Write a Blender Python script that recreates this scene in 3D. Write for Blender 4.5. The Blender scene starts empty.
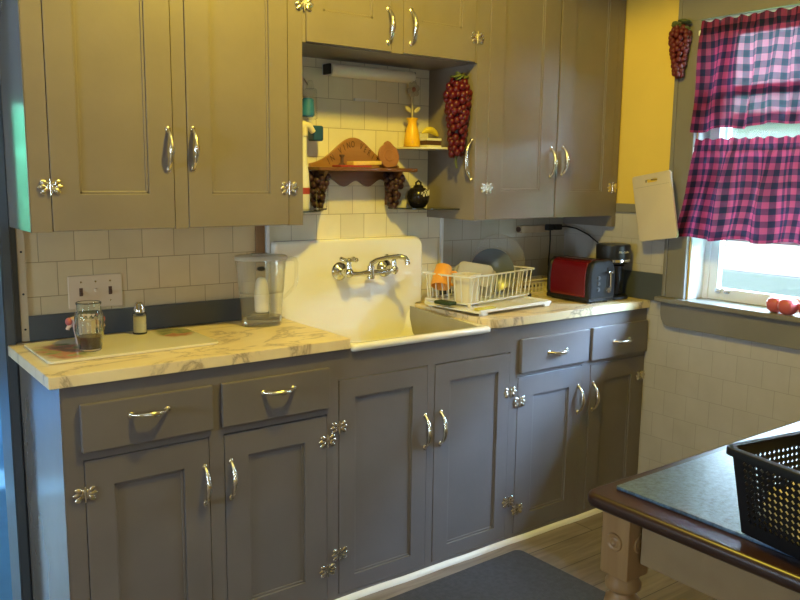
import bpy, bmesh, math, random
from mathutils import Vector, Matrix
random.seed(7)
C = bpy.context.scene.collection
PI = math.pi

# ------------------------------------------------------------------ materials
def newmat(name):
    m = bpy.data.materials.new(name); m.use_nodes = True
    nt = m.node_tree; b = nt.nodes['Principled BSDF']
    return m, nt, b

def N(nt, t, **kw):
    n = nt.nodes.new(t)
    for k, v in kw.items():
        if k.startswith('i_'):
            key = k[2:]
            n.inputs[int(key) if key.isdigit() else key.replace('_', ' ')].default_value = v
        else:
            setattr(n, k, v)
    return n

def lk(nt, a, ao, b, bi): nt.links.new(a.outputs[ao], b.inputs[bi])

def ramp(nt, stops):
    r = nt.nodes.new('ShaderNodeValToRGB')
    e = r.color_ramp.elements
    while len(e) < len(stops): e.new(0.5)
    for i, (p, c) in enumerate(stops):
        e[i].position = p; e[i].color = (*c, 1) if len(c) == 3 else c
    return r

def mat(name, col, rough=.5, metal=0, var=.0, scale=8, bump=0, bscale=60, trans=0, ior=1.45, coat=0, sheen=0, spec=.5, stretch=None):
    m, nt, b = newmat(name)
    b.inputs['Base Color'].default_value = (*col, 1)
    b.inputs['Roughness'].default_value = rough
    b.inputs['Metallic'].default_value = metal
    b.inputs['Transmission Weight'].default_value = trans
    b.inputs['IOR'].default_value = ior
    b.inputs['Coat Weight'].default_value = coat
    b.inputs['Coat Roughness'].default_value = .12
    b.inputs['Specular IOR Level'].default_value = spec
    tc = N(nt, 'ShaderNodeTexCoord'); src = tc; so = 'Object'
    if stretch:
        mp = N(nt, 'ShaderNodeMapping'); mp.inputs['Scale'].default_value = stretch
        lk(nt, tc, 'Object', mp, 'Vector'); src = mp; so = 'Vector'
    if var:
        nz = N(nt, 'ShaderNodeTexNoise', i_Scale=scale, i_Detail=5.0)
        lk(nt, src, so, nz, 'Vector')
        r = ramp(nt, [(.3, tuple(c*(1-var) for c in col)), (.7, tuple(min(1, c*(1+var)) for c in col))])
        lk(nt, nz, 'Fac', r, 'Fac'); lk(nt, r, 'Color', b, 'Base Color')
    if bump:
        n2 = N(nt, 'ShaderNodeTexNoise', i_Scale=bscale, i_Detail=4.0)
        lk(nt, src, so, n2, 'Vector')
        bp = N(nt, 'ShaderNodeBump', i_Strength=bump, i_Distance=.003)
        lk(nt, n2, 'Fac', bp, 'Height'); lk(nt, bp, 'Normal', b, 'Normal')
    return m

def wood(name, c0, c1, axis='x', scale=14, rough=.4, coat=0, bmp=.12):
    m, nt, b = newmat(name)
    tc = N(nt, 'ShaderNodeTexCoord'); mp = N(nt, 'ShaderNodeMapping')
    s = {'x': (.12, 1, 1), 'y': (1, .12, 1), 'z': (1, 1, .12)}[axis]
    mp.inputs['Scale'].default_value = s
    lk(nt, tc, 'Object', mp, 'Vector')
    nz = N(nt, 'ShaderNodeTexNoise', i_Scale=float(scale), i_Detail=8.0, i_Distortion=.8)
    lk(nt, mp, 'Vector', nz, 'Vector')
    r = ramp(nt, [(.25, c0), (.75, c1)]); lk(nt, nz, 'Fac', r, 'Fac'); lk(nt, r, 'Color', b, 'Base Color')
    bp = N(nt, 'ShaderNodeBump', i_Strength=bmp, i_Distance=.002); lk(nt, nz, 'Fac', bp, 'Height'); lk(nt, bp, 'Normal', b, 'Normal')
    b.inputs['Roughness'].default_value = rough; b.inputs['Coat Weight'].default_value = coat
    return m

def tilemat(name, u, ou, ov, col, grout, w=.1085, h=.108, rough=.3, contrast=.06):
    m, nt, b = newmat(name)
    tc = N(nt, 'ShaderNodeTexCoord'); sp = N(nt, 'ShaderNodeSeparateXYZ'); lk(nt, tc, 'Object', sp, 'Vector')
    au = N(nt, 'ShaderNodeMath', operation='ADD'); au.inputs[1].default_value = ou
    av = N(nt, 'ShaderNodeMath', operation='ADD'); av.inputs[1].default_value = ov
    lk(nt, sp, u, au, 0); lk(nt, sp, 'Z', av, 0)
    cb = N(nt, 'ShaderNodeCombineXYZ'); lk(nt, au, 0, cb, 'X'); lk(nt, av, 0, cb, 'Y')
    bk = N(nt, 'ShaderNodeTexBrick', i_Scale=1.0)
    bk.inputs['Brick Width'].default_value = w; bk.inputs['Row Height'].default_value = h
    bk.inputs['Mortar Size'].default_value = .0014; bk.inputs['Mortar Smooth'].default_value = .3
    bk.inputs['Color1'].default_value = (*[c*(1-contrast) for c in col], 1)
    bk.inputs['Color2'].default_value = (*[c*(1+contrast) for c in col], 1)
    bk.inputs['Mortar'].default_value = (*grout, 1)
    lk(nt, cb, 'Vector', bk, 'Vector')
    nz = N(nt, 'ShaderNodeTexNoise', i_Scale=9.0, i_Detail=4.0); lk(nt, tc, 'Object', nz, 'Vector')
    mx = N(nt, 'ShaderNodeMix', data_type='RGBA', blend_type='MULTIPLY'); mx.inputs['Factor'].default_value = .35
    r = ramp(nt, [(.3, (.75, .72, .66)), (.7, (1, 1, 1))]); lk(nt, nz, 'Fac', r, 'Fac')
    nt.links.new(bk.outputs['Color'], mx.inputs[6]); nt.links.new(r.outputs['Color'], mx.inputs[7])
    nt.links.new(mx.outputs[2], b.inputs['Base Color'])
    bp = N(nt, 'ShaderNodeBump', i_Strength=.5, i_Distance=.0015, invert=True)
    lk(nt, bk, 'Fac', bp, 'Height'); lk(nt, bp, 'Normal', b, 'Normal')
    b.inputs['Roughness'].default_value = rough
    return m

PAINT = mat('taupe_paint', (.215, .180, .150), .36, var=.07, scale=5, bump=.10, bscale=45, spec=.45)
PAINT_SHADE = mat('shaded_taupe_paint', (.172, .152, .148), .36, var=.07, scale=5, bump=.10, bscale=45, spec=.45)  # same taupe, darkened and cooled to carry the shade on the base cabinets
PAINTS = mat('gloss_taupe_paint', (.20, .175, .15), .14, var=.07, scale=5)
PAINTG = mat('slate_paint', (.075, .085, .095), .3, var=.1, scale=6, bump=.1, bscale=40)
GAP = mat('dark_gap', (.02, .018, .015), .8)
YELLOW = mat('yellow_wall_paint', (.72, .52, .10), .6, var=.04, scale=4, bump=.05)
CEIL = mat('ceiling_paint', (.75, .72, .64), .8, var=.02)
NEXTP = mat('dim_grey_paint', (.16, .17, .18), .7, var=.03)
BASK = mat('matt_black_plastic', (.007, .008, .011), .42, spec=.3)
OFFW = mat('offwhite_paint', (.62, .60, .54), .6, var=.03)
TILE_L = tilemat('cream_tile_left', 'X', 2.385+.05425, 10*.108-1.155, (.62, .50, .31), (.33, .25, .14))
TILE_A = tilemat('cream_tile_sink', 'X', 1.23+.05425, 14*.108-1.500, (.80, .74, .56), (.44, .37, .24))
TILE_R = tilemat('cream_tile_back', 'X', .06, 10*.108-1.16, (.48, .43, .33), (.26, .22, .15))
TILE_W = tilemat('tan_tile_right', 'Y', .02, 10*.108-.739-.324, (.48, .45, .42), (.37, .34, .31), contrast=.02)
CHROME = mat('chrome', (.66, .65, .63), .16, 1)
HARD = mat('cast_nickel', (.72, .68, .60), .26, 1, var=.25, scale=70, bump=.25, bscale=160)
ENAMEL = mat('cream_enamel', (.91, .88, .78), .16, var=.03, scale=3, coat=.4)
ENAMELG = mat('olive_grey_enamel', (.33, .30, .22), .4, var=.15, scale=6)  # olive grey, darker than the cream enamel
WHITE = mat('white_plastic', (.80, .78, .72), .35)
WHITEP = mat('white_gloss_paint', (.74, .76, .78), .4, var=.05)
CREAMP = mat('cream_plastic', (.78, .70, .50), .4, var=.04)
BLACKP = mat('black_plastic', (.011, .011, .013), .38)
BLACKR = mat('black_rubber', (.015, .015, .015), .7)
REDT = mat('metallic_red', (.15, .003, .007), .2, .25, coat=.6)
GLASS = mat('clear_glass', (.90, .97, .93), .02, trans=1, ior=1.45)
PLASTCLR = mat('clear_plastic', (.96, .97, .96), .05, trans=1, ior=1.12)
WATER = mat('water', (.95, .98, .97), .0, trans=1, ior=1.33)
SYRUP = mat('dark_syrup', (.05, .012, .012), .15)
ORANGE = mat('orange_ceramic', (.85, .36, .05), .35, var=.05)
TOMATO = mat('tomato_skin', (.58, .12, .115), .28, var=.12, scale=6)
TOMF = mat('tomato_flesh', (.80, .22, .15), .35, var=.2, scale=30)
GREENL = mat('leaf_green', (.10, .12, .035), .6, var=.3, scale=25)
GRAPER = mat('red_grape', (.075, .003, .007), .3, var=.35, scale=30)
GRAPEP = mat('purple_grape', (.045, .018, .022), .35, var=.4, scale=30)
BERRY = mat('dull_red_berry', (.10, .010, .010), .5, var=.35, scale=30)
YELV = mat('yellow_glaze', (.88, .50, .03), .3, var=.05)
BANANA = mat('banana_skin', (.80, .62, .06), .5, var=.15, scale=20)
FLOWERW = mat('whitewashed_wood', (.48, .42, .28), .6, var=.15, scale=25)
BROWN = mat('brown_band', (.10, .05, .03), .5)
OAK = wood('golden_oak', (.26, .115, .028), (.42, .21, .06), 'x', 30, .35)
OAKD = wood('brown_oak', (.12, .045, .016), (.23, .10, .035), 'x', 30, .32)
CARVE = mat('burnt_letters', (.09, .035, .012), .6)
PINE = wood('pine_leg', (.25, .135, .05), (.36, .215, .09), 'z', 22, .42)
PINEA = wood('cream_apron', (.25, .165, .08), (.30, .205, .105), 'x', 12, .5)
TABTOP = wood('dark_walnut_top', (.018, .0075, .006), (.036, .0135, .010), 'y', 16, .34, .0, .0)
TRIMW = wood('bare_wood_strip', (.46, .36, .22), (.58, .47, .31), 'z', 20, .6)
STRIPB = wood('brown_strip', (.20, .11, .045), (.28, .16, .07), 'z', 20, .5)
BOARDW = mat('ivory_board', (.56, .48, .36), .4, var=.04, scale=6)
COPPER = mat('copper_wood', (.38, .17, .10), .4, var=.2, scale=18)
CHEESE = mat('pale_yellow_wood', (.82, .58, .14), .5, var=.06)
REDW = mat('red_lacquer', (.40, .05, .03), .4)
BLUEL = mat('blue_label', (.03, .17, .42), .4, var=.2, scale=30)
BLUEC = mat('navy_cap', (.018, .08, .20), .4)
GREYPL = mat('grey_plate', (.10, .115, .13), .25)
GREYC = mat('grey_translucent', (.42, .40, .34), .3, var=.08)
SPONGE = mat('green_scourer', (.03, .05, .018), .9, bump=.6, bscale=200)
SPONGEY = mat('yellow_sponge', (.62, .52, .10), .85, bump=.5, bscale=120)
SILL = mat('sill_paint', (.20, .185, .16), .3, var=.06, scale=5, bump=.08)
FLOMAT = mat('charcoal_mat', (.052, .052, .062), .75, var=.2, scale=60, bump=.5, bscale=300)
TUBE = mat('frosted_tube', (.86, .82, .72), .35)
PINKC = mat('pink_ceramic', (.70, .52, .44), .4, var=.1)
PINKR = mat('rose_red', (.45, .12, .13), .4)
SIDING = mat('darkened_white_siding', (.115, .098, .085), .6, var=.03)  # white siding, colour lowered to offset the overbright outdoor light
BLUEG = mat('darkened_blue_grey_trim', (.036, .034, .034), .6)  # trim colour lowered likewise against the bright sky
HEDGE = mat('hedge_leaves', (.045, .175, .085), 1, var=.3, spec=0, scale=9, bump=.4, bscale=20)
LAWN = mat('lawn', (.10, .30, .08), .9, var=.3, scale=12)
PAPER = mat('cream_paper', (.80, .70, .50), .8, var=.06, scale=15)
LINO = mat('pale_floor', (.10, .27, .50), .35, var=.06, spec=.3)

def thin(name, tint, refl=1.0, rough=.02, haze=0):
    m, nt, b = newmat(name); out = nt.nodes['Material Output']; nt.nodes.remove(b)
    lw = N(nt, 'ShaderNodeLayerWeight'); pw = N(nt, 'ShaderNodeMath', operation='POWER'); pw.inputs[1].default_value = 4.0; lk(nt, lw, 'Facing', pw, 0)
    fr = N(nt, 'ShaderNodeMath', operation='MULTIPLY_ADD'); fr.inputs[1].default_value = .8*refl; fr.inputs[2].default_value = .03*refl; lk(nt, pw, 0, fr, 0); g = N(nt, 'ShaderNodeBsdfGlossy', i_Roughness=rough); t = N(nt, 'ShaderNodeBsdfTransparent'); t.inputs['Color'].default_value = (*tint, 1)
    mx = N(nt, 'ShaderNodeMixShader'); lk(nt, fr, 0, mx, 0); lk(nt, t, 0, mx, 1); lk(nt, g, 0, mx, 2)
    last = mx
    if haze:
        d = N(nt, 'ShaderNodeBsdfDiffuse'); d.inputs['Color'].default_value = (.75, .73, .66, 1)
        m2 = N(nt, 'ShaderNodeMixShader'); m2.inputs[0].default_value = haze; lk(nt, mx, 0, m2, 1); lk(nt, d, 0, m2, 2); last = m2
    lk(nt, last, 0, out, 'Surface'); return m
PANE = thin('window_glass', (.96, .98, .98))
CLEAR = thin('clear_thin_plastic', (.985, .985, .975), rough=.06, haze=.05)

def marble():
    m, nt, b = newmat('cream_marble_laminate')
    tc = N(nt, 'ShaderNodeTexCoord')
    n1 = N(nt, 'ShaderNodeTexNoise', i_Scale=2.6, i_Detail=8.0, i_Roughness=.6, i_Distortion=1.2)
    mp = N(nt, 'ShaderNodeMapping'); mp.inputs['Rotation'].default_value = (0, 0, .5); mp.inputs['Scale'].default_value = (1, 2.2, 1)
    lk(nt, tc, 'Object', mp, 'Vector'); lk(nt, mp, 'Vector', n1, 'Vector')
    a = N(nt, 'ShaderNodeMath', operation='SUBTRACT'); a.inputs[1].default_value = .5; lk(nt, n1, 'Fac', a, 0)
    ab = N(nt, 'ShaderNodeMath', operation='ABSOLUTE'); lk(nt, a, 0, ab, 0)
    r = ramp(nt, [(0, (.44, .33, .20)), (.010, (.62, .50, .32)), (.03, (.84, .69, .43)), (.16, (.90, .76, .49))])
    lk(nt, ab, 0, r, 'Fac')
    lk(nt, r, 'Color', b, 'Base Color'); b.inputs['Roughness'].default_value = .3
    return m
MARBLE = marble()

def planks():
    m, nt, b = newmat('grey_brown_planks')
    tc = N(nt, 'ShaderNodeTexCoord')
    mp = N(nt, 'ShaderNodeMapping'); lk(nt, tc, 'Object', mp, 'Vector')
    bk = N(nt, 'ShaderNodeTexBrick', i_Scale=1.0, offset=.37)
    bk.inputs['Brick Width'].default_value = 1.2; bk.inputs['Row Height'].default_value = .155
    bk.inputs['Mortar Size'].default_value = .0018
    bk.inputs['Color1'].default_value = (.20, .158, .128, 1); bk.inputs['Color2'].default_value = (.29, .235, .19, 1)
    bk.inputs['Mortar'].default_value = (.04, .03, .02, 1)
    lk(nt, mp, 'Vector', bk, 'Vector')
    m2 = N(nt, 'ShaderNodeMapping'); m2.inputs['Scale'].default_value = (1.2, 11, 1); lk(nt, tc, 'Object', m2, 'Vector')
    nz = N(nt, 'ShaderNodeTexNoise', i_Scale=3.5, i_Detail=8.0, i_Distortion=.6); lk(nt, m2, 'Vector', nz, 'Vector')
    r = ramp(nt, [(.3, (.55, .52, .5)), (.7, (1.0, 1.0, 1.0))]); lk(nt, nz, 'Fac', r, 'Fac')
    mx = N(nt, 'ShaderNodeMix', data_type='RGBA', blend_type='MULTIPLY'); mx.inputs['Factor'].default_value = 1
    nt.links.new(bk.outputs['Color'], mx.inputs[6]); nt.links.new(r.outputs['Color'], mx.inputs[7])
    nt.links.new(mx.outputs[2], b.inputs['Base Color']); b.inputs['Roughness'].default_value = .42
    return m
PLANK = planks()

def plaid():
    m, nt, b = newmat('red_black_plaid')
    uv = N(nt, 'ShaderNodeUVMap'); sp = N(nt, 'ShaderNodeSeparateXYZ'); lk(nt, uv, 'UV', sp, 'Vector')
    def st(o):
        f = N(nt, 'ShaderNodeMath', operation='FRACT'); d = N(nt, 'ShaderNodeMath', operation='DIVIDE'); d.inputs[1].default_value = .046
        lk(nt, sp, o, d, 0); lk(nt, d, 0, f, 0)
        g = N(nt, 'ShaderNodeMath', operation='GREATER_THAN'); g.inputs[1].default_value = .5; lk(nt, f, 0, g, 0); return g
    gx, gy = st('X'), st('Y')
    s = N(nt, 'ShaderNodeMath', operation='ADD'); lk(nt, gx, 0, s, 0); lk(nt, gy, 0, s, 1)
    h = N(nt, 'ShaderNodeMath', operation='MULTIPLY'); h.inputs[1].default_value = .5; lk(nt, s, 0, h, 0)
    r = ramp(nt, [(.0, (.24, .026, .055)), (.45, (.085, .016, .036)), (.95, (.016, .013, .026))]); r.color_ramp.interpolation = 'CONSTANT'
    r.color_ramp.elements[1].position = .25; r.color_ramp.elements[2].position = .75
    lk(nt, h, 0, r, 'Fac')
    out = nt.nodes['Material Output']; nt.nodes.remove(b)
    d = N(nt, 'ShaderNodeBsdfDiffuse'); t = N(nt, 'ShaderNodeBsdfTranslucent'); lk(nt, r, 'Color', d, 'Color'); lk(nt, r, 'Color', t, 'Color')
    ms = N(nt, 'ShaderNodeMixShader'); ms.inputs[0].default_value = .40; lk(nt, d, 0, ms, 1); lk(nt, t, 0, ms, 2)
    # loose weave: a little straight-through light
    tr = N(nt, 'ShaderNodeBsdfTransparent'); m3 = N(nt, 'ShaderNodeMixShader')
    tv = N(nt, 'ShaderNodeMath', operation='MULTIPLY_ADD'); tv.inputs[1].default_value = -.011; tv.inputs[2].default_value = .0155
    lk(nt, h, 0, tv, 0); lk(nt, tv, 0, m3, 0)
    lk(nt, ms, 0, m3, 1); lk(nt, tr, 0, m3, 2); lk(nt, m3, 0, out, 'Surface')
    return m
PLAID = plaid()

def speckle():
    m, nt, b = newmat('slate_speckle')
    tc = N(nt, 'ShaderNodeTexCoord')
    nz = N(nt, 'ShaderNodeTexNoise', i_Scale=90.0, i_Detail=6.0, i_Roughness=.7); lk(nt, tc, 'Object', nz, 'Vector')
    r = ramp(nt, [(.35, (.028, .058, .11)), (.62, (.10, .18, .31))]); lk(nt, nz, 'Fac', r, 'Fac'); lk(nt, r, 'Color', b, 'Base Color')  # blue raised in the base colour, standing in for window light reflected off the mat
    b.inputs['Roughness'].default_value = .3; b.inputs['Specular IOR Level'].default_value = .9
    bp = N(nt, 'ShaderNodeBump', i_Strength=.25, i_Distance=.002); lk(nt, nz, 'Fac', bp, 'Height'); lk(nt, bp, 'Normal', b, 'Normal')
    return m
SLATE = speckle()

def fruitboard():
    # ivory glass board with printed fruit in two opposite corners (object coords: x along board, y across, origin at centre)
    m, nt, b = newmat('printed_board')
    tc = N(nt, 'ShaderNodeTexCoord')
    nz = N(nt, 'ShaderNodeTexNoise', i_Scale=16.0, i_Detail=2.0); lk(nt, tc, 'Object', nz, 'Vector')
    hue = ramp(nt, [(.38, (.06, .10, .02)), (.48, (.30, .30, .06)), (.54, (.55, .12, .05)), (.62, (.25, .08, .03))])
    lk(nt, nz, 'Color', hue, 'Fac')
    def blob(cx, cy, rx, ry):
        mp = N(nt, 'ShaderNodeMapping'); mp.inputs['Location'].default_value = (-cx/rx, -cy/ry, 0); mp.inputs['Scale'].default_value = (1/rx, 1/ry, 0)
        lk(nt, tc, 'Object', mp, 'Vector')
        l = N(nt, 'ShaderNodeVectorMath', operation='LENGTH'); lk(nt, mp, 'Vector', l, 0)
        q = N(nt, 'ShaderNodeMath', operation='MULTIPLY_ADD'); q.inputs[1].default_value = .9; lk(nt, nz, 'Fac', q, 0); lk(nt, l, 'Value', q, 2)
        c = ramp(nt, [(.55, (1, 1, 1)), (.7, (0, 0, 0))])
        h = N(nt, 'ShaderNodeMath', operation='MULTIPLY'); h.inputs[1].default_value = .45; lk(nt, q, 0, h, 0)
        lk(nt, h, 0, c, 'Fac'); return c
    a, c = blob(-.18, -.02, .075, .12), blob(.19, .08, .06, .09)
    mx = N(nt, 'ShaderNodeMath', operation='MAXIMUM'); lk(nt, a, 'Color', mx, 0); lk(nt, c, 'Color', mx, 1)
    mm = N(nt, 'ShaderNodeMath', operation='MULTIPLY'); mm.inputs[1].default_value = .75; lk(nt, mx, 0, mm, 0)
    mix = N(nt, 'ShaderNodeMix', data_type='RGBA'); lk(nt, mm, 0, mix, 0)
    mix.inputs[6].default_value = (.72, .66, .48, 1); nt.links.new(hue.outputs['Color'], mix.inputs[7])
    nt.links.new(mix.outputs[2], b.inputs['Base Color']); b.inputs['Roughness'].default_value = .22
    return m
PRINT = fruitboard()

# ------------------------------------------------------------------ mesh helpers
def BM(): return bmesh.new()

def merge(dst, src):
    me = bpy.data.meshes.new('tmp'); src.to_mesh(me); src.free(); dst.from_mesh(me); bpy.data.meshes.remove(me)

def box(bm, x0, x1, y0, y1, z0, z1, bev=0, seg=2, M=None):
    t = bmesh.new(); bmesh.ops.create_cube(t, size=1)
    for v in t.verts:
        v.co = Vector(((x0+x1)/2+v.co.x*(x1-x0), (y0+y1)/2+v.co.y*(y1-y0), (z0+z1)/2+v.co.z*(z1-z0)))
    if bev: bmesh.ops.bevel(t, geom=t.edges[:], offset=bev, segments=seg, profile=.5, affect='EDGES')
    if M is not None: t.transform(M)
    merge(bm, t)

def cyl(bm, p0, p1, r0, r1=None, seg=20, bev=0):
    r1 = r0 if r1 is None else r1
    p0, p1 = Vector(p0), Vector(p1); d = p1-p0; L = d.length
    t = bmesh.new(); bmesh.ops.create_cone(t, cap_ends=True, segments=seg, radius1=r0, radius2=r1, depth=L)
    if bev:
        es = [e for e in t.edges if abs(e.verts[0].co.z-e.verts[1].co.z) < 1e-6]
        bmesh.ops.bevel(t, geom=es, offset=bev, segments=2, affect='EDGES')
    q = Vector((0, 0, 1)).rotation_difference(d.normalized())
    t.transform(Matrix.Translation((p0+p1)/2) @ q.to_matrix().to_4x4())
    merge(bm, t)

def ball(bm, c, r, sc=(1, 1, 1), seg=14, M=None):
    t = bmesh.new(); bmesh.ops.create_uvsphere(t, u_segments=seg, v_segments=max(6, seg*2//3), radius=r)
    mm = Matrix.Translation(c)
    if M is not None: mm = mm @ M
    t.transform(mm @ Matrix.Diagonal((*sc, 1))); merge(bm, t)

def lathe(bm, prof, c=(0, 0, 0), seg=32, sc=(1, 1), M=None, closed=False):
    t = bmesh.new(); rings = []
    for (r, z) in prof:
        if r < 1e-5: rings.append([t.verts.new((0, 0, z))])
        else: rings.append([t.verts.new((r*math.cos(2*PI*i/seg)*sc[0], r*math.sin(2*PI*i/seg)*sc[1], z)) for i in range(seg)])
    pairs = list(zip(rings[:-1], rings[1:]))
    if closed: pairs.append((rings[-1], rings[0]))
    for a, b in pairs:
        for i in range(seg):
            j = (i+1) % seg
            if len(a) == 1 and len(b) == 1: continue
            if len(a) == 1: t.faces.new((a[0], b[j], b[i]))
            elif len(b) == 1: t.faces.new((a[i], a[j], b[0]))
            else: t.faces.new((a[i], a[j], b[j], b[i]))
    bmesh.ops.recalc_face_normals(t, faces=t.faces[:])
    mm = Matrix.Translation(c)
    if M is not None: mm = mm @ M
    t.transform(mm); merge(bm, t)

def tube(bm, pts, r, seg=10, cyc=False):
    pts = [Vector(p) for p in pts]; n = len(pts)
    rs = r if isinstance(r, (list, tuple)) else [r]*n
    t = bmesh.new(); rings = []; up = None
    for i, p in enumerate(pts):
        if cyc: d = (pts[(i+1) % n]-pts[i-1])
        else: d = pts[min(i+1, n-1)]-pts[max(i-1, 0)]
        d.normalize()
        if up is None:
            up = Vector((0, 0, 1)) if abs(d.z) < .9 else Vector((1, 0, 0))
        a = d.cross(up); a.normalize(); b = a.cross(d); up = b
        rings.append([t.verts.new(p+(a*math.cos(2*PI*k/seg)+b*math.sin(2*PI*k/seg))*rs[i]) for k in range(seg)])
    m = n if cyc else n-1
    for i in range(m):
        A, B = rings[i], rings[(i+1) % n]
        for k in range(seg): t.faces.new((A[k], A[(k+1) % seg], B[(k+1) % seg], B[k]))
    if not cyc:
        t.faces.new(rings[0][::-1]); t.faces.new(rings[-1])
    bmesh.ops.recalc_face_normals(t, faces=t.faces[:]); merge(bm, t)

def prism(bm, pts, ax, a, b, bev=0, M=None, sel=None, seg=2):
    """outline in the two other axes, extruded along ax from a to b"""
    t = bmesh.new()
    def P(u, v, w): return {0: (w, u, v), 1: (u, w, v), 2: (u, v, w)}[ax]
    A = [t.verts.new(P(u, v, a)) for u, v in pts]; B = [t.verts.new(P(u, v, b)) for u, v in pts]
    t.faces.new(A); t.faces.new(B[::-1]); n = len(pts)
    for i in range(n): t.faces.new((A[i], B[i], B[(i+1) % n], A[(i+1) % n]))
    bmesh.ops.recalc_face_normals(t, faces=t.faces[:])
    if bev:
        es = [e for e in t.edges if (sel is None and e.calc_face_angle(0) > .5) or (sel is not None and sel(e))]
        bmesh.ops.bevel(t, geom=es, offset=bev, segments=seg, profile=.5, affect='EDGES')
    if M is not None: t.transform(M)
    merge(bm, t)

def rrect(x0, x1, y0, y1, r, n=5, corners=(1, 1, 1, 1)):
    out = []
    for k, (cx, cy, a0) in enumerate(((x1-r, y1-r, 0), (x0+r, y1-r, 90), (x0+r, y0+r, 180), (x1-r, y0+r, 270))):
        if corners[k]:
            for i in range(n+1):
                a = math.radians(a0+90*i/n); out.append((cx+r*math.cos(a), cy+r*math.sin(a)))
        else:
            out.append((x1 if k in (0, 3) else x0, y1 if k < 2 else y0))
    return out

def smooth(o, ang=40):
    me = o.data
    for p in me.polygons: p.use_smooth = True
    try: me.set_sharp_from_angle(angle=math.radians(ang))
    except Exception: pass

def obj(name, bm, m, parent=None, label=None, sm=True, world=False, ang=40):
    """link a bmesh as ONE object; world=True when the shape was written in world coordinates"""
    if world and parent is not None:
        r = root_matrix(parent).inverted(); bm.transform(r)
    me = bpy.data.meshes.new(name); bm.to_mesh(me); bm.free()
    me.materials.append(m)
    o = bpy.data.objects.new(name, me); C.objects.link(o)
    if parent is not None: o.parent = parent
    if sm:
        smooth(o, ang)
        if ang <= 50: wn = o.modifiers.new('normals', 'WEIGHTED_NORMAL'); wn.keep_sharp = True; wn.weight = 90
    if label: o['label'] = label
    return o

def root_matrix(o):
    m = Matrix.Identity(4)
    while o is not None:
        m = Matrix.LocRotScale(o.location, o.rotation_euler, o.scale) @ m; o = o.parent
    return m

def thing(name, label, cat, loc=(0, 0, 0), rz=0, group=None, rot=None):
    o = bpy.data.objects.new(name, None); C.objects.link(o)
    o.empty_display_size = .05
    o.location = loc; o.rotation_euler = rot if rot else (0, 0, rz)
    o['label'] = label; o['category'] = cat
    if group: o['group'] = group
    return o

def tag(o, label, cat, group=None, kind=None):
    o['label'] = label; o['category'] = cat
    if group: o['group'] = group
    if kind: o['kind'] = kind
    return o

def struct(name, bm, m, parent=None, **k):
    o = obj(name, bm, m, parent, **k)
    if parent is None: o['kind'] = 'structure'
    return o

def sroot(name, loc=(0, 0, 0)):
    o = bpy.data.objects.new(name, None); C.objects.link(o); o.location = loc; o['kind'] = 'structure'; return o

def copies(name, src, parent, mats):
    """linked copies of a part, one object each"""
    for M in mats:
        o = src.copy(); o.name = name; C.objects.link(o); o.parent = parent; o.matrix_basis = M

def front_grid(bm, x0, x1, z0, z1, y0, y1, holes):
    """flat board x0..x1, z0..z1, y0(front)..y1 with rectangular openings"""
    xs = sorted({x0, x1, *[min(max(h[i], x0), x1) for h in holes for i in (0, 1)]})
    zs = sorted({z0, z1, *[min(max(h[i], z0), z1) for h in holes for i in (2, 3)]})
    def full(i, k):
        if i < 0 or k < 0 or i >= len(xs)-1 or k >= len(zs)-1: return False
        cx, cz = (xs[i]+xs[i+1])/2, (zs[k]+zs[k+1])/2
        return not any(h[0] < cx < h[1] and h[2] < cz < h[3] for h in holes)
    t = bmesh.new(); V = {}
    def v(i, k, y):
        if (i, k, y) not in V: V[(i, k, y)] = t.verts.new((xs[i], y, zs[k]))
        return V[(i, k, y)]
    for i in range(len(xs)-1):
        for k in range(len(zs)-1):
            if not full(i, k): continue
            t.faces.new((v(i, k, y0), v(i+1, k, y0), v(i+1, k+1, y0), v(i, k+1, y0)))
            t.faces.new((v(i, k, y1), v(i, k+1, y1), v(i+1, k+1, y1), v(i+1, k, y1)))
            for di, dk, a, c in ((-1, 0, (i, k), (i, k+1)), (1, 0, (i+1, k+1), (i+1, k)), (0, -1, (i+1, k), (i, k)), (0, 1, (i, k+1), (i+1, k+1))):
                if not full(i+di, k+dk): t.faces.new((v(*a, y0), v(*c, y0), v(*c, y1), v(*a, y1)))
    bmesh.ops.recalc_face_normals(t, faces=t.faces[:]); merge(bm, t)

# ------------------------------------------------------------------ room shell
H = 2.7
b = BM(); box(b, -4.6, .0, -4.2, 0.02, -.08, 0); struct('floor', b, PLANK, sm=False)
b = BM(); box(b, -4.72, .14, -4.32, .12, H, H+.1); struct('ceiling', b, CEIL, sm=False)
LY0, LY1, LZ0, LZ1 = -1.40, -.80, .9, 1.45
b = BM(); box(b, -4.72, -4.6, -4.32, LY0, -.08, H); box(b, -4.72, -4.6, LY1, .12, -.08, H); box(b, -4.72, -4.6, LY0, LY1, -.08, LZ0); box(b, -4.72, -4.6, LY0, LY1, LZ1, H)
struct('wall_left', b, YELLOW, sm=False)
b = BM(); front_grid(b, LY0, LY1, LZ0, LZ1, 4.64, 4.68, [(LY0+.04, LY1-.04, LZ0+.04, LZ1-.04)])
b.transform(Matrix(((0, -1, 0, 0), (1, 0, 0, 0), (0, 0, 1, 0), (0, 0, 0, 1)))); bmesh.ops.recalc_face_normals(b, faces=b.faces[:]); struct('fill_window_left', b, WHITEP, sm=False)  # unseen window, added on the left for cool fill light
FX_0, FX_1, FZ_0, FZ_1 = -3.75, -3.25, 1.2, 1.6
b = BM(); box(b, -4.6, FX_0, -4.32, -4.2, -.08, H); box(b, FX_1, .14, -4.32, -4.2, -.08, H); box(b, FX_0, FX_1, -4.32, -4.2, -.08, FZ_0); box(b, FX_0, FX_1, -4.32, -4.2, FZ_1, H)
struct('wall_front', b, YELLOW, sm=False)
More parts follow.
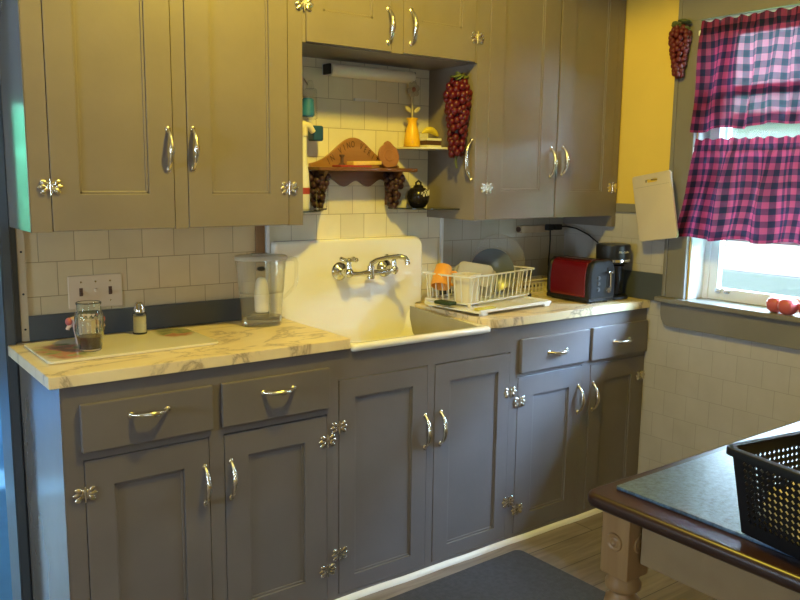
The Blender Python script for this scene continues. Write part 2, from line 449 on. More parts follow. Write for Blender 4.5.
b = BM(); front_grid(b, FX_0, FX_1, FZ_0, FZ_1, -4.28, -4.24, [(FX_0+.03, FX_1-.03, FZ_0+.03, FZ_1-.03)]); struct('fill_window_front', b, WHITEP, sm=False)  # unseen window behind the camera, added to give cool fill
b = BM(); box(b, .14, 1.25, -6, 1.5, 2.74, 2.84); struct('roof_eave', b, CEIL, sm=False)
DX0, DX1, DZ = -3.5, -2.494, 2.08
b = BM()
box(b, -4.6, DX0, 0, .12, -.08, H); box(b, DX1, .14, 0, .12, -.08, H); box(b, DX0, DX1, 0, .12, DZ, H)
struct('wall_back', b, YELLOW, sm=False)
WY0, WY1, WZ0, WZ1 = -1.72, -.695, .935, 2.06
b = BM()
box(b, 0, .14, -4.2, WY0, -.08, H); box(b, 0, .14, WY1, 0, -.08, H)
box(b, 0, .14, WY0, WY1, -.08, WZ0-.02); box(b, 0, .14, WY0, WY1, WZ1, H)
struct('wall_right', b, YELLOW, sm=False)
# tile facings
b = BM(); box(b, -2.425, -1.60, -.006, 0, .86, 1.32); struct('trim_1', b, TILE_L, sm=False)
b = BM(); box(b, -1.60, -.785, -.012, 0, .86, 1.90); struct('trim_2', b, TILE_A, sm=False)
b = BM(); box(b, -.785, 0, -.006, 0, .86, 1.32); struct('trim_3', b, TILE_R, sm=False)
b = BM()
box(b, -.006, 0, -4.2, -.006, 0, .91); box(b, -.006, 0, -.587, -.006, .91, 1.284); box(b, -.006, 0, -4.2, WY0-.11, .91, 1.284)
struct('trim_4', b, TILE_W, sm=False)
# painted rail above the tile, slate strips at the counter
b = BM(); box(b, -.016, 0, -.585, -.31, 1.284, 1.323, .003); box(b, -.016, 0, -4.2, WY0-.11, 1.284, 1.323, .003); struct('trim_5', b, SILL)
b = BM(); box(b, -2.425, -1.60, -.02, -.006, .911, .99, .002); struct('trim_6', b, PAINTG)
b = BM(); box(b, -.785, -.006, -.02, -.006, .911, .968, .002); box(b, -.02, -.006, -.585, -.02, .911, 1.03, .002); struct('trim_7', b, PAINTG)
# bare wood strip at the tile's left end, brown strip and pale edging beside the sink tile
b = BM(); box(b, -2.447, -2.425, -.016, 0, .912, 1.264, .001)
struct('trim_8', b, TRIMW)
b = BM()
for z in (.95, 1.06, 1.19): cyl(b, (-2.436, -.016, z), (-2.436, -.0172, z), .0035, seg=10)
o = obj('nail_head', b, BLACKP, bpy.data.objects['trim_8'])
b = BM(); box(b, -1.648, -1.612, -.014, -.006, .99, 1.266, .001); struct('trim_9', b, STRIPB)
b = BM(); box(b, -1.607, -1.596, -.022, 0, .99, 1.266, .001); struct('trim_10', b, WHITEP)
b = BM(); box(b, -.788, -.776, -.024, 0, .968, 1.266, .001); struct('trim_11', b, WHITEP)
# doorway casing
d = sroot('door_1', (DX1, 0, 0))
b = BM(); box(b, DX1, -2.466, -.03, 0, 0, 2.16, .004); box(b, -2.467, -2.447, -.010, 0, 0, 2.16); obj('door_casing', b, PAINTG, d, world=True)
b = BM(); box(b, DX1-.003, DX1, -.03, .12, 0, DZ, .002); obj('door_jamb', b, PAINTG, d, world=True)
b = BM(); box(b, DX0-.05, DX0, -.03, 0, 0, 2.16, .004); box(b, DX0, DX0+.012, -.03, .12, 0, DZ, .002); box(b, DX0, DX1, -.03, 0, DZ, 2.16, .004)
obj('door_head_casing', b, PAINTG, d, world=True)
# next room
b = BM(); box(b, -5.2, -.9, .02, 3.4, -.08, 0); struct('floor_next_room', b, LINO, sm=False)
b = BM(); box(b, -5.3, -.8, .12, 3.5, 2.6, 2.7); struct('ceiling_next_room', b, NEXTP, sm=False)
b = BM(); box(b, -5.3, -5.2, .12, 3.5, -.08, 2.6); box(b, -.9, -.8, .12, 3.5, -.08, 2.6)
box(b, -5.2, -3.75, 3.4, 3.5, -.08, 2.6); box(b, -2.6, -.9, 3.4, 3.5, -.08, 2.6); box(b, -3.75, -2.6, 3.4, 3.5, -.08, .85); box(b, -3.75, -2.6, 3.4, 3.5, 1.88, 2.6)
struct('wall_next_room', b, NEXTP, sm=False)
# white quarter round along the cabinet bottoms
b = BM(); n = 24; prv = None
prof = [(0, 0), (-.016, 0), (-.015, .008), (-.010, .014), (0, .017)]
t = bmesh.new(); rings = []
for i in range(n+1):
    x = -2.46+2.45*i/n; wob = .0018*math.sin(i*2.1)+.0012*math.sin(i*.9)
    rings.append([t.verts.new((x, -.505+p[0]+wob, p[1])) for p in prof])
for i in range(n):
    for k in range(len(prof)-1): t.faces.new((rings[i][k], rings[i+1][k], rings[i+1][k+1], rings[i][k+1]))
t.faces.new(rings[0]); t.faces.new(rings[-1][::-1])
bmesh.ops.recalc_face_normals(t, faces=t.faces[:]); merge(b, t)
struct('baseboard_front', b, WHITE)

# ------------------------------------------------------------------ cabinet hardware and fronts
def bow(bm, c, axis, L=.115, out=.028, w=.0055, fat=.009):
    """bowed pull standing off a face that looks to -y"""
    pts, rs = [], []
    for i in range(17):
        t = -1+2*i/16; y = -out*(1-abs(t)**2.6)
        p = Vector((t*L/2, y, 0)) if axis == 'x' else Vector((0, y, t*L/2))
        pts.append(Vector(c)+p); rs.append(w*.75+(fat-w)*(1-t*t)+.003*(abs(t) < .2)*.6)
    tube(bm, pts, rs, 10)
    for s in (-1, 1):
        q = Vector(c)+(Vector((s*L/2*.97, 0, 0)) if axis == 'x' else Vector((0, 0, s*L/2*.97)))
        ball(bm, q, .0085, (1.25, .6, 1) if axis == 'x' else (1, .6, 1.25), 10)

def petal_hinge(bm, c):
    x, y, z = c
    cyl(bm, (x, y-.004, z-.022), (x, y-.004, z+.022), .0035, seg=10, bev=.001)
    for s in (-1, 1):
        ball(bm, (x+s*.007, y-.001, z), .009, (.8, .35, 1.6), 10)
        for a in (48, 0, -48):
            ca, sa = math.cos(math.radians(a)), math.sin(math.radians(a))
            R = Matrix.Rotation(math.radians(-a*s), 4, 'Y')
            ball(bm, (x+s*(.008+.013*ca), y-.003, z+.015*sa), .0095, (1.15, .42, .85), 10, R)
            ball(bm, (x+s*(.012+.016*ca), y-.003, z+.020*sa), .0052, (1, .6, 1), 8)

def door(parent, x0, x1, z0, z1, panel, yf, handle=None, hinges=(), dlabel=None, g=.0022, hl=.115, depth=.007):
    """flush framed door with a sunk flat panel; handle (x,z) vertical pull; hinges [(x,z)]"""
    px0, px1, pz0, pz1 = panel; PM = PAINT_SHADE if yf < -.4 else PAINT
    bm = BM(); yb = yf+.019; x0 += g; x1 -= g; z0 += g; z1 -= g
    front_grid(bm, x0, x1, z0, z1, yf-.002, yb, [panel])
    dr = obj('door', bm, PM, parent, world=True, sm=False)
    if dlabel: dr['label'] = dlabel
    m = dr.modifiers.new('edge', 'BEVEL'); m.width = .0014; m.segments = 2; m.limit_method = 'ANGLE'
    pb = BM(); box(pb, px0-.004, px1+.004, yf+depth, yb-.002, pz0-.004, pz1+.004)
    # small ogee moulding round the panel
    for (a0, a1, c0, c1) in ((px0, px1, pz0, pz0+.008), (px0, px1, pz1-.008, pz1), (px0, px0+.008, pz0, pz1), (px1-.008, px1, pz0, pz1)):
        box(pb, a0, a1, yf+depth-.003, yf+depth+.002, c0, c1, .0015)
    obj('panel', pb, PM, dr, world=True, sm=False)
    if handle:
        hb = BM(); bow(hb, (handle[0], yf-.002, handle[1]), 'z', hl); obj('handle', hb, HARD, dr, world=True)
    for hx, hz in hinges:
        hb = BM(); petal_hinge(hb, (hx, yf-.002, hz)); obj('hinge', hb, HARD, dr, world=True)
    return dr

def drawer(parent, x0, x1, z0, z1, yf, hx, hz):
    bm = BM(); box(bm, x0, x1, yf-.016, yf+.0, z0, z1, .004)
    dr = obj('drawer', bm, PAINT_SHADE, parent, world=True)
    hb = BM(); bow(hb, (hx, yf-.016, hz), 'x', .105, .03, .006, .009); obj('handle', hb, HARD, dr, world=True)
    return dr

BF, UF = -.503, -.305

def base_body(t, x0, x1, ztop, lpanel=True):
    bm = BM()
    box(bm, x0, x0+.018, BF+.02, -.024, .0, ztop); box(bm, x1-.018, x1, BF+.02, -.024, .0, ztop)
    box(bm, x0+.018, x1-.018, BF+.02, -.024, .03, .048); box(bm, x0+.018, x1-.018, -.034, -.024, .048, ztop)
    obj('carcass', bm, PAINT_SHADE, t, world=True, sm=False)
    bm = BM(); box(bm, x0+.018, x1-.018, BF+.0205, BF+.026, .048, ztop-.02); obj('backing', bm, GAP, t, world=True, sm=False)

# --- left base cabinet
t = thing('base_cabinet', 'taupe base cabinet left of the sink under the left worktop with two drawers', 'cabinet', (-2.04, -.26, 0))
L0, L1 = -2.46, -1.626
base_body(t, L0, L1, .876)
bm = BM(); front_grid(bm, L0, L1, .012, .876, BF, BF+.02, [(-2.411, -2.053, .03, .667), (-2.007, -1.648, .03, .667)])
obj('face_frame', bm, PAINT_SHADE, t, world=True, sm=False)
bm = BM(); box(bm, L0-.003, L0, BF+.001, -.03, .0, .875, .001); obj('side_panel', bm, PAINTS, t, world=True)
drawer(t, -2.416, -2.043, .691, .824, BF, -2.232, .777)
drawer(t, -2.015, -1.644, .691, .824, BF, -1.83, .778)
door(t, -2.411, -2.053, .03, .667, (-2.331, -2.132, .11, .585), BF, (-2.069, .522), [(-2.411, .574)])
door(t, -2.007, -1.648, .03, .665, (-1.927, -1.732, .112, .588), BF, (-1.986, .522), [(-1.648, .578), (-1.648, .131)])
# --- sink cabinet
t = thing('sink_cabinet', 'taupe cabinet with two plain doors under the cream sink', 'cabinet', (-1.21, -.26, 0))
S0, S1 = -1.626, -.80
bm = BM()
box(bm, S0, S0+.012, BF+.02, -.05, 0, .86); box(bm, S1-.012, S1, BF+.02, -.05, 0, .86); box(bm, S0+.012, S1-.012, BF+.02, -.05, .03, .045)
obj('carcass', bm, PAINT_SHADE, t, world=True, sm=False)
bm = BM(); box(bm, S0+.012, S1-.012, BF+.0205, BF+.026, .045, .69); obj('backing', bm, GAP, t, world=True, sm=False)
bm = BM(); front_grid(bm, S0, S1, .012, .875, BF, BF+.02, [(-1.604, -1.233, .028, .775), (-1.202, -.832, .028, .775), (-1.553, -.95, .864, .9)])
obj('face_frame', bm, PAINT_SHADE, t, world=True, sm=False)
door(t, -1.604, -1.233, .028, .775, (-1.54, -1.30, .085, .709), BF, (-1.243, .536), [(-1.604, .617), (-1.600, .177)], hl=.12)
door(t, -1.202, -.832, .028, .773, (-1.13, -.893, .082, .706), BF, (-1.171, .536), [(-.829, .617), (-.822, .175)], hl=.12)
# --- right base cabinet
t = thing('base_cabinet', 'taupe base cabinet right of the sink meeting the window wall', 'cabinet', (-.4, -.26, 0))
R0, R1 = -.80, -.007
base_body(t, R0, R1, .876)
bm = BM(); front_grid(bm, R0, R1, .012, .876, BF, BF+.02, [(-.788, -.418, .03, .67), (-.366, -.012, .03, .665)])
obj('face_frame', bm, PAINT_SHADE, t, world=True, sm=False)
drawer(t, -.785, -.396, .687, .82, BF, -.585, .752)
drawer(t, -.376, -.014, .684, .822, BF, -.19, .752)
door(t, -.788, -.418, .03, .67, (-.70, -.495, .103, .587), BF, (-.437, .528), [(-.778, .572), (-.772, .132)])
door(t, -.366, -.012, .03, .665, (-.287, -.095, .103, .587), BF, (-.345, .525), [(-.034, .575)])

# --- wall cabinets
TOPZ = 2.42
def wall_body(t, x0, x1, z0, holes):
    bm = BM()
    box(bm, x0, x0+.018, UF+.02, -.012, z0, TOPZ); box(bm, x1-.018, x1, UF+.02, -.012, z0, TOPZ)
    box(bm, x0+.018, x1-.018, UF+.02, -.012, z0, z0+.018); box(bm, x0+.018, x1-.018, UF+.02, -.012, TOPZ-.018, TOPZ)
    box(bm, x0+.018, x1-.018, -.018, -.012, z0+.018, TOPZ-.018)
    obj('carcass', bm, PAINT, t, world=True, sm=False)
    bm = BM(); box(bm, x0+.018, x1-.018, UF+.0205, UF+.025, z0+.018, TOPZ-.018); obj('backing', bm, GAP, t, world=True, sm=False)
    bm = BM(); front_grid(bm, x0, x1, z0, TOPZ, UF, UF+.02, holes); obj('face_frame', bm, PAINT, t, world=True, sm=False)
t = thing('wall_cabinet', 'taupe wall cabinet above the left worktop and the water pitcher', 'cabinet', (-2.04, -.15, 1.267))
hs = [(-2.411, -2.058, 1.2, 2.36), (-2.017, -1.671, 1.2, 2.36)]
wall_body(t, -2.464, -1.6185, 1.267, hs)
door(t, -2.411, -2.058, 1.267, 2.36, (-2.333, -2.137, 1.372, 2.28), UF, (-2.075, 1.502), [(-2.411, 1.391)], hl=.12, depth=.005)
door(t, -2.017, -1.671, 1.267, 2.36, (-1.94, -1.74, 1.371, 2.28), UF, (-1.998, 1.506), [(-1.671, 1.389)], hl=.12, depth=.005)
bm = BM(); box(bm, -2.467, -2.464, UF+.001, -.03, 1.268, 2.40, .001); obj('side_panel', bm, PAINTS, t, world=True)
t = thing('wall_cabinet', 'short taupe wall cabinet bridging the alcove above the sink', 'cabinet', (-1.24, -.15, 1.857))
hs = [(-1.605, -1.261, 1.8, 2.36), (-1.212, -.872, 1.8, 2.36)]
wall_body(t, -1.618, -.8595, 1.857, hs)
door(t, -1.605, -1.261, 1.858, 2.36, (-1.539, -1.341, 1.962, 2.28), UF, (-1.277, 1.945), [(-1.612, 1.974)], depth=.004)
door(t, -1.212, -.872, 1.858, 2.36, (-1.131, -.941, 1.974, 2.28), UF, (-1.178, 1.952), [(-.866, 1.949)], depth=.004)
t = thing('wall_cabinet', 'tall taupe wall cabinet above the toaster beside the window wall', 'cabinet', (-.43, -.15, 1.265))
hs = [(-.80, -.048, 1.2, 2.36)]
wall_body(t, -.859, -.007, 1.265, hs)
door(t, -.80, -.412, 1.265, 2.36, (-.72, -.505, 1.379, 2.28), UF, (-.444, 1.494), [(-.80, 1.39)], depth=.004)
door(t, -.408, -.048, 1.265, 2.36, (-.318, -.113, 1.376, 2.28), UF, (-.373, 1.502), [(-.045, 1.391)], depth=.004)
bm = BM(); box(bm, -.034, -.006, UF-.001, -.02, 1.218, 1.2655, .001); obj('scribe_strip', bm, PAINT, t, world=True)
# pull on the side wall of that cabinet, inside the alcove
bm = BM(); pts = []; rs = []
for i in range(15):
    q = -1+2*i/14; pts.append((-.859-.03*(1-abs(q)**3), -.286, 1.497+q*.075)); rs.append(.0045+.002*(1-q*q))
tube(bm, pts, rs, 10); ball(bm, (-.860, -.286, 1.572), .009); ball(bm, (-.860, -.286, 1.422), .009)
obj('handle', bm, HARD, t, world=True)

# ------------------------------------------------------------------ worktops
bm = BM(); prism(bm, [(-1.562, -.007), (-2.464, -.007), (-2.464, -.0315), (-2.492, -.0315)]+rrect(-2.492, -1.562, -.518, -.007, .012, 3, (0, 0, 0, 1))[2:], 2, .8765, .91, .003)
o = obj('worktop', bm, MARBLE, sm=True); tag(o, 'cream marbled worktop left of the sink carrying jar, board and pitcher', 'countertop')
bm = BM(); prism(bm, rrect(-.94, -.007, -.518, -.007, .045, 6, (0, 0, 1, 0)), 2, .8765, .91, .003)
o = obj('worktop', bm, MARBLE, sm=True); tag(o, 'cream marbled worktop right of the sink carrying dish rack and toaster', 'countertop')

# ------------------------------------------------------------------ sink
t = thing('sink', 'cream enamel farmhouse sink with tall integral backsplash', 'sink', (-1.25, -.28, .72))
bm = BM()
out = []
def arc(cx, cz, r, a0, a1, n=6): return [(cx+r*math.cos(math.radians(a0+(a1-a0)*i/n)), cz+r*math.sin(math.radians(a0+(a1-a0)*i/n))) for i in range(n+1)]
pts = [(-1.557, .70), (-1.557, .912), (-1.59, .912)] + arc(-1.575, 1.175, .015, 180, 90) + arc(-.945, 1.150, .04, 90, 0) + [(-.905, .912), (-.945, .912), (-.945, .70)]
prism(bm, pts, 1, -.05, -.013, .012, seg=4, sel=lambda e: min(v.co.y for v in e.verts) < -.045 and max(v.co.y for v in e.verts) < -.04 and min(v.co.z for v in e.verts) > .9105)
obj('backsplash', bm, ENAMEL, t, world=True)
bm = BM(); tt = bmesh.new()
def loop(x0, x1, y0, y1, r, z): return [tt.verts.new((u, v, z)) for u, v in rrect(x0, x1, y0, y1, r, 6)]
loops = [loop(-1.553, -.949, -.512, -.035, .010, .864), loop(-1.557, -.945, -.5185, -.035, .014, .868), loop(-1.557, -.945, -.520, -.035, .016, .880),
         loop(-1.554, -.947, -.516, -.036, .02, .8875), loop(-1.548, -.953, -.506, -.036, .03, .889), loop(-1.538, -.963, -.493, -.037, .035, .888), loop(-1.53, -.970, -.484, -.038, .04, .880),
         loop(-1.525, -.975, -.478, -.046, .05, .80), loop(-1.515, -.985, -.465, -.062, .06, .745), loop(-1.47, -1.03, -.42, -.10, .07, .722), loop(-1.30, -1.20, -.30, -.22, .03, .716)]
for A, B in zip(loops[:-1], loops[1:]):
    for i in range(len(A)):
        j = (i+1) % len(A); tt.faces.new((A[i], A[j], B[j], B[i]))
tt.faces.new(loops[-1]); bmesh.ops.recalc_face_normals(tt, faces=tt.faces[:]); merge(bm, tt)
o = obj('basin', bm, ENAMEL, t, world=True, ang=80)
bm = BM(); prism(bm, [(-.475, .77), (-.475, .884), (-.058, .905), (-.058, .77)], 0, -.978, -.969, .002); obj('side_lining', bm, ENAMELG, t, world=True, label='olive grey lining on the right inner side of the sink')
bm = BM(); lathe(bm, [(.0, .719), (.03, .719), (.042, .7205), (.045, .722), (.04, .7235), (0, .7235)], (-1.25, -.26, 0), 24); obj('drain', bm, CHROME, t, world=True)

# ------------------------------------------------------------------ faucet
t = thing('faucet', 'chrome wall faucet with two lever handles on the sink backsplash', 'faucet', (-1.21, -.05, 1.07))
FX0, FX1, FZ = -1.315, -1.105, 1.068
for x in (FX0, FX1):
    bm = BM(); lathe(bm, [(0, .0), (.035, .0), (.036, .005), (.032, .012), (.020, .019), (.014, .024), (.014, .03), (0, .03)], (x, -.0505, FZ), 24, M=Matrix.Rotation(PI/2, 4, 'X'))
    obj('escutcheon', bm, CHROME, t, world=True)
bm = BM()
for x in (FX0, FX1):
    cyl(bm, (x, -.075, FZ), (x, -.125, FZ), .0145, .017, 20, .003); ball(bm, (x, -.118, FZ), .019, (1, 1, 1.05))
tube(bm, [(FX0, -.112, FZ-.004), (FX0+.05, -.112, FZ-.008), (-1.21, -.112, FZ-.006), (FX1-.05, -.112, FZ-.008), (FX1, -.112, FZ-.004)], [.012, .0085, .0145, .0085, .012], 14)
cyl(bm, (-1.21, -.112, FZ-.03), (-1.21, -.112, FZ+.022), .016, .014, 20, .003)
obj('bridge_body', bm, CHROME, t, world=True)
for x in (FX0, FX1):
    bm = BM()
    cyl(bm, (x, -.118, FZ+.012), (x, -.118, FZ+.042), .012, .009, 16, .002); ball(bm, (x, -.118, FZ+.047), .0105)
    for a in (25, 115, 205, 295):
        ca, sa = math.cos(math.radians(a)), math.sin(math.radians(a))
        tube(bm, [(x, -.118, FZ+.047), (x+.018*ca, -.118+.018*sa, FZ+.049), (x+.031*ca, -.118+.031*sa, FZ+.051)], [.007, .0062, .0085], 8)
        ball(bm, (x+.033*ca, -.118+.033*sa, FZ+.051), .0088)
    obj('handle', bm, CHROME, t, world=True)
bm = BM()
pts = [(-1.21, -.112, FZ+.018), (-1.208, -.115, FZ+.032), (-1.196, -.128, FZ+.043), (-1.172, -.152, FZ+.052), (-1.147, -.176, FZ+.058), (-1.127, -.195, FZ+.060), (-1.115, -.206, FZ+.055), (-1.109, -.211, FZ+.043), (-1.108, -.212, FZ+.030)]
tube(bm, pts, [.012, .0105, .0095, .009, .009, .009, .0092, .0098, .0105], 14)
obj('spout', bm, CHROME, t, world=True)

# ------------------------------------------------------------------ windows
SWAP = Matrix(((0, 1, 0, 0), (1, 0, 0, 0), (0, 0, 1, 0), (0, 0, 0, 1)))
def frame_x(x0, x1, ya, yb, z0, z1, holes):
    bm = BM(); front_grid(bm, ya, yb, z0, z1, x0, x1, holes); bm.transform(SWAP); bmesh.ops.recalc_face_normals(bm, faces=bm.faces[:]); return bm
def make_window(name, yl, yr):
    """opening from yl (near the corner) to yr"""
    w = sroot(name, (0, (yl+yr)/2, .93))
    bm = BM()
    box(bm, -.001, .14, yl-.006, yl, .937, 2.06); box(bm, -.001, .14, yr, yr+.006, .937, 2.06); box(bm, -.001, .14, yr+.006, yl-.006, 2.053, 2.06)
    box(bm, .095, .14, yl-.03, yl, .936, 2.053); box(bm, .095, .14, yr, yr+.03, .936, 2.053)
    obj('window_jamb', bm, WHITEP, w, world=True, sm=False)
    bm = frame_x(.1, .13, yr+.03, yl-.03, .937, 2.05, [(yr+.075, yl-.07, .985, 1.50), (yr+.075, (yl+yr)/2-.01, 1.54, 2.01), ((yl+yr)/2+.01, yl-.07, 1.54, 2.01)])
    obj('storm_sash', bm, WHITEP, w, world=True, sm=False)
    bm = BM(); box(bm, .113, .116, yr+.07, yl-.065, .98, 1.505); obj('window_pane', bm, PANE, w, world=True, sm=False)
    bm = BM(); box(bm, .113, .116, yr+.07, yl-.065, 1.535, 2.015); obj('window_pane', bm, PANE, w, world=True, sm=False)
    bm = frame_x(.05, .085, yr+.02, yl-.023, 1.19, 1.80, [(yr+.06, yl-.065, 1.222, 1.765)])
    o = obj('raised_sash', bm, WHITEP, w, world=True, sm=False)
    bm = BM(); box(bm, .066, .069, yr+.055, yl-.06, 1.217, 1.77); obj('sash_pane', bm, PANE, o, world=True, sm=False)
    bm = BM(); tube(bm, [(.049, yl-.12+.013*math.cos(a*PI/8), 1.182+.016*math.sin(a*PI/8)) for a in range(16)], .002, 8, True); obj('pull_ring', bm, CHROME, o, world=True)
    for y in (yl-.08, yl-.12):
        bm = BM(); box(bm, .088, .1, y-.012, y+.012, .967, .983, .003); obj('sash_latch', bm, CHROME, w, world=True)
    return w
w = make_window('window_1', WY1, WY0)
bm = BM()
box(bm, -.022, 0, -.690, -.587, .9365, 2.17, .003); box(bm, -.022, 0, WY0-.11, WY0, .9365, 2.17, .003); box(bm, -.024, 0, WY0-.11, -.587, 2.06, 2.18, .003)
box(bm, -.028, 0, -.603, -.585, .9365, 2.18, .004);
obj('window_casing', bm, SILL, w, world=True)
bm = BM(); prism(bm, [(-.565, -.05), (WY0-.14, -.05), (WY0-.14, 0), (WY0, 0), (WY0, .14), (-.695, .14), (-.695, 0), (-.565, 0)], 2, 0, .022)
bm.transform(Matrix(((0, 1, 0, 0), (1, 0, 0, 0), (0, 0, 1, .914), (0, 0, 0, 1))))
bmesh.ops.recalc_face_normals(bm, faces=bm.faces[:])
o = obj('window_sill', bm, SILL, w, world=True); m = o.modifiers.new('edge', 'BEVEL'); m.width = .005; m.segments = 3; m.limit_method = 'ANGLE'
bm = BM(); prism(bm, [(-.585, .914), (-.585, .865), (-.592, .838), (-.607, .818), (-.625, .812), (WY0-.08, .812), (WY0-.11, .83), (WY0-.11, .914)], 0, -.03, -.006, .003)
obj('window_apron', bm, SILL, w, world=True)

# curtains: gathered cloth with UVs in metres of fabric
def curtain(name, y0, y1, ztop, zbot, label, seed, flare=0, header=.04, loc=None, zleft=0):
    rnd = random.Random(seed); bm = BM(); uvl = bm.loops.layers.uv.new('UVMap')
    nu, nv = 230, 34; G = []
    ph = [rnd.uniform(0, 6.28) for _ in range(6)]
    for j in range(nv+1):
        v = j/nv; row = []
        for i in range(nu+1):
            u = i/nu
            s = u*(y0-y1)
            pinch = max(0, 1-abs(v-header/(ztop-zbot))/.05)
            amp = (.006+.013*min(1, v*2.2))*(1-.75*pinch)*(.35+.65*min(1, u*6))
            X = -.040 - .010*(1-u)**3*v - amp*(math.sin(s*78+ph[0]+1.2*math.sin(s*9+ph[1]))+.55*math.sin(s*41+ph[2]+v*.8)) - .006*v*math.sin(s*17+ph[3])
            if v < .09: X += -.004*math.sin(s*170+ph[4])
            y = y0 - s + flare*(1-u)**3*v**1.3 + .004*math.sin(v*7+s*30)
            z = ztop-(ztop-zbot)*v + (.004*math.sin(s*120+ph[5]) if j == 0 else 0) + zleft*(1-u)*v + .006*v*math.sin(s*34+ph[1])
            row.append(bm.verts.new((X, y, z)))
        G.append(row)
    W = (y0-y1)*1.55
    for j in range(nv):
        for i in range(nu):
            f = bm.faces.new((G[j][i], G[j+1][i], G[j+1][i+1], G[j][i+1]))
            for l, (a, c) in zip(f.loops, ((i, j), (i, j+1), (i+1, j+1), (i+1, j))):
                l[uvl].uv = (a/nu*W, c/nv*(ztop-zbot))
    t = thing(name, label, 'curtain', (0, (y0+y1)/2, ztop))
    o = obj('curtain_panel', bm, PLAID, t, world=True, ang=180)
    bm = BM(); cyl(bm, (-.0275, y0+.012, ztop-header), (-.0275, y1-.012, ztop-header), .0035, seg=12, bev=.001); obj('rod', bm, WHITEP, t, world=True)
    for y in (y0+.011, y1-.011):
        bm = BM(); box(bm, -.0325, -.0225, y-.006, y+.006, ztop-header-.010, ztop-header+.010, .002); obj('rod_bracket', bm, WHITEP, t, world=True)
    return t
curtain('curtain', -.705, -1.71, 2.048, 1.672, 'red and black plaid valance across the top of the window', 3, .012, zleft=-.05)
curtain('curtain', -.715, -1.71, 1.592, 1.212, 'red and black plaid cafe curtain across the middle of the window', 8, .07, zleft=-.018)

# things outside
t = thing('neighbour_house', 'white sided house with blue grey trim outside the kitchen window', 'house', (4.2, -2.6, 0))
bm = BM()
for k in range(18): box(bm, 4.2, 4.30, -9, 3.5, -.4+k*.13, -.4+k*.13+.1295, .003, 1)
obj('siding', bm, SIDING, t, world=True, sm=False)
bm = BM(); box(bm, 4.0, 6.0, -9.1, 3.6, 1.945, 2.03, .01); obj('roof', bm, SIDING, t, world=True)
bm = BM(); box(bm, 4.12, 4.2, -9, 3.5, .40, .58, .01); obj('belt_board', bm, BLUEG, t, world=True)
bm = BM(); box(bm, 4.16, 4.2, -3.2, 3.3, -.38, .40); obj('lower_wall', bm, BLUEG, t, world=True)
bm = BM(); box(bm, 4.10, 4.16, -2.6, -.3, .03, .33, .01); o = obj('cellar_window', bm, SIDING, t, world=True)
bm = BM(); box(bm, 4.095, 4.10, -2.4, -.5, .15, .2); obj('pane', bm, mat('pale_green_pane', (.06, .09, .065), .2), o, world=True)
bm = BM(); box(bm, .14, 9, -12, 14, -.5, -.42); box(bm, -9, .14, 3.5, 14, -.5, -.42); o = obj('lawn', bm, LAWN); tag(o, 'mown grass around the house outside the windows', 'grass', kind='stuff')
bm = BM(); tt = bmesh.new(); bmesh.ops.create_grid(tt, x_segments=70, y_segments=26, size=1)
rnd = random.Random(5)
for v in tt.verts:
    x, z = v.co.x, v.co.y
    v.co = Vector((-3.2+x*3.4, 5.4+rnd.uniform(-.12, .12)-.25*(1-z*z), max(-.40, .70+z*1.16+rnd.uniform(-.05, .05)+(.15*math.sin(x*9) if z > .9 else 0))))
merge(bm, tt); o = obj('hedge', bm, HEDGE, sm=False); m = o.modifiers.new('t', 'SOLIDIFY'); m.thickness = .5; m.offset = 1
tag(o, 'tall clipped green hedge beyond the next room window', 'hedge')

# ------------------------------------------------------------------ camera, lights
cam = bpy.data.cameras.new('camera'); co = bpy.data.objects.new('camera', cam); C.objects.link(co)
cam.sensor_width = 36; cam.sensor_fit = 'HORIZONTAL'; cam.lens = 813.85/800*36; cam.clip_start = .05
yw, pt, rl = (math.radians(a) for a in (36.6569, 8.6692, .6911))
F = Vector((math.sin(yw)*math.cos(pt), math.cos(yw)*math.cos(pt), -math.sin(pt)))
R = Vector((math.cos(yw), -math.sin(yw), 0)); U = R.cross(F)
R2 = R*math.cos(rl)+U*math.sin(rl); U2 = -R*math.sin(rl)+U*math.cos(rl)
M = Matrix((R2, U2, -F)).transposed().to_4x4(); M.translation = Vector((-2.9824, -2.6845, 1.4326))
co.matrix_world = M
bpy.context.scene.camera = co

def light(name, typ, loc, energy, col, rot=(0, 0, 0), **kw):
    l = bpy.data.lights.new(name, typ); l.energy = energy; l.color = col
    for k, v in kw.items(): setattr(l, k, v)
    o = bpy.data.objects.new(name, l); C.objects.link(o); o.location = loc; o.rotation_euler = rot; return o
light('ceiling_lamp', 'SPOT', (-1.72, -1.2, 2.5), 103, (1, .75, .075), shadow_soft_size=.055, spot_size=math.radians(164), spot_blend=.12)
sun = light('sun', 'SUN', (0, 0, 5), 10.0, (1, .97, .9), angle=.02)
sun.rotation_euler = Vector((.75, .35, -.65)).to_track_quat('-Z', 'Y').to_euler()
hz = light('hazy_sky_sun', 'SUN', (3, -3, 4), 29.0, (.36, .60, 1), angle=math.radians(30))
hz.rotation_euler = Vector((-1, 1.0, -.95)).to_track_quat('-Z', 'Y').to_euler()
p = light('window_portal', 'AREA', (.16, -1.21, 1.5), 1, (1, 1, 1), shape='RECTANGLE', size=1.0, size_y=1.12)
p.rotation_euler = Vector((-1, 0, 0)).to_track_quat('-Z', 'Z').to_euler(); p.data.cycles.is_portal = True
p = light('front_portal', 'AREA', (-3.5, -4.34, 1.4), 1, (1, 1, 1), shape='RECTANGLE', size=.5, size_y=.4)
p.rotation_euler = Vector((0, 1, 0)).to_track_quat('-Z', 'Z').to_euler(); p.data.cycles.is_portal = True
p = light('left_portal', 'AREA', (-4.74, -1.1, 1.175), 1, (1, 1, 1), shape='RECTANGLE', size=.6, size_y=.55)
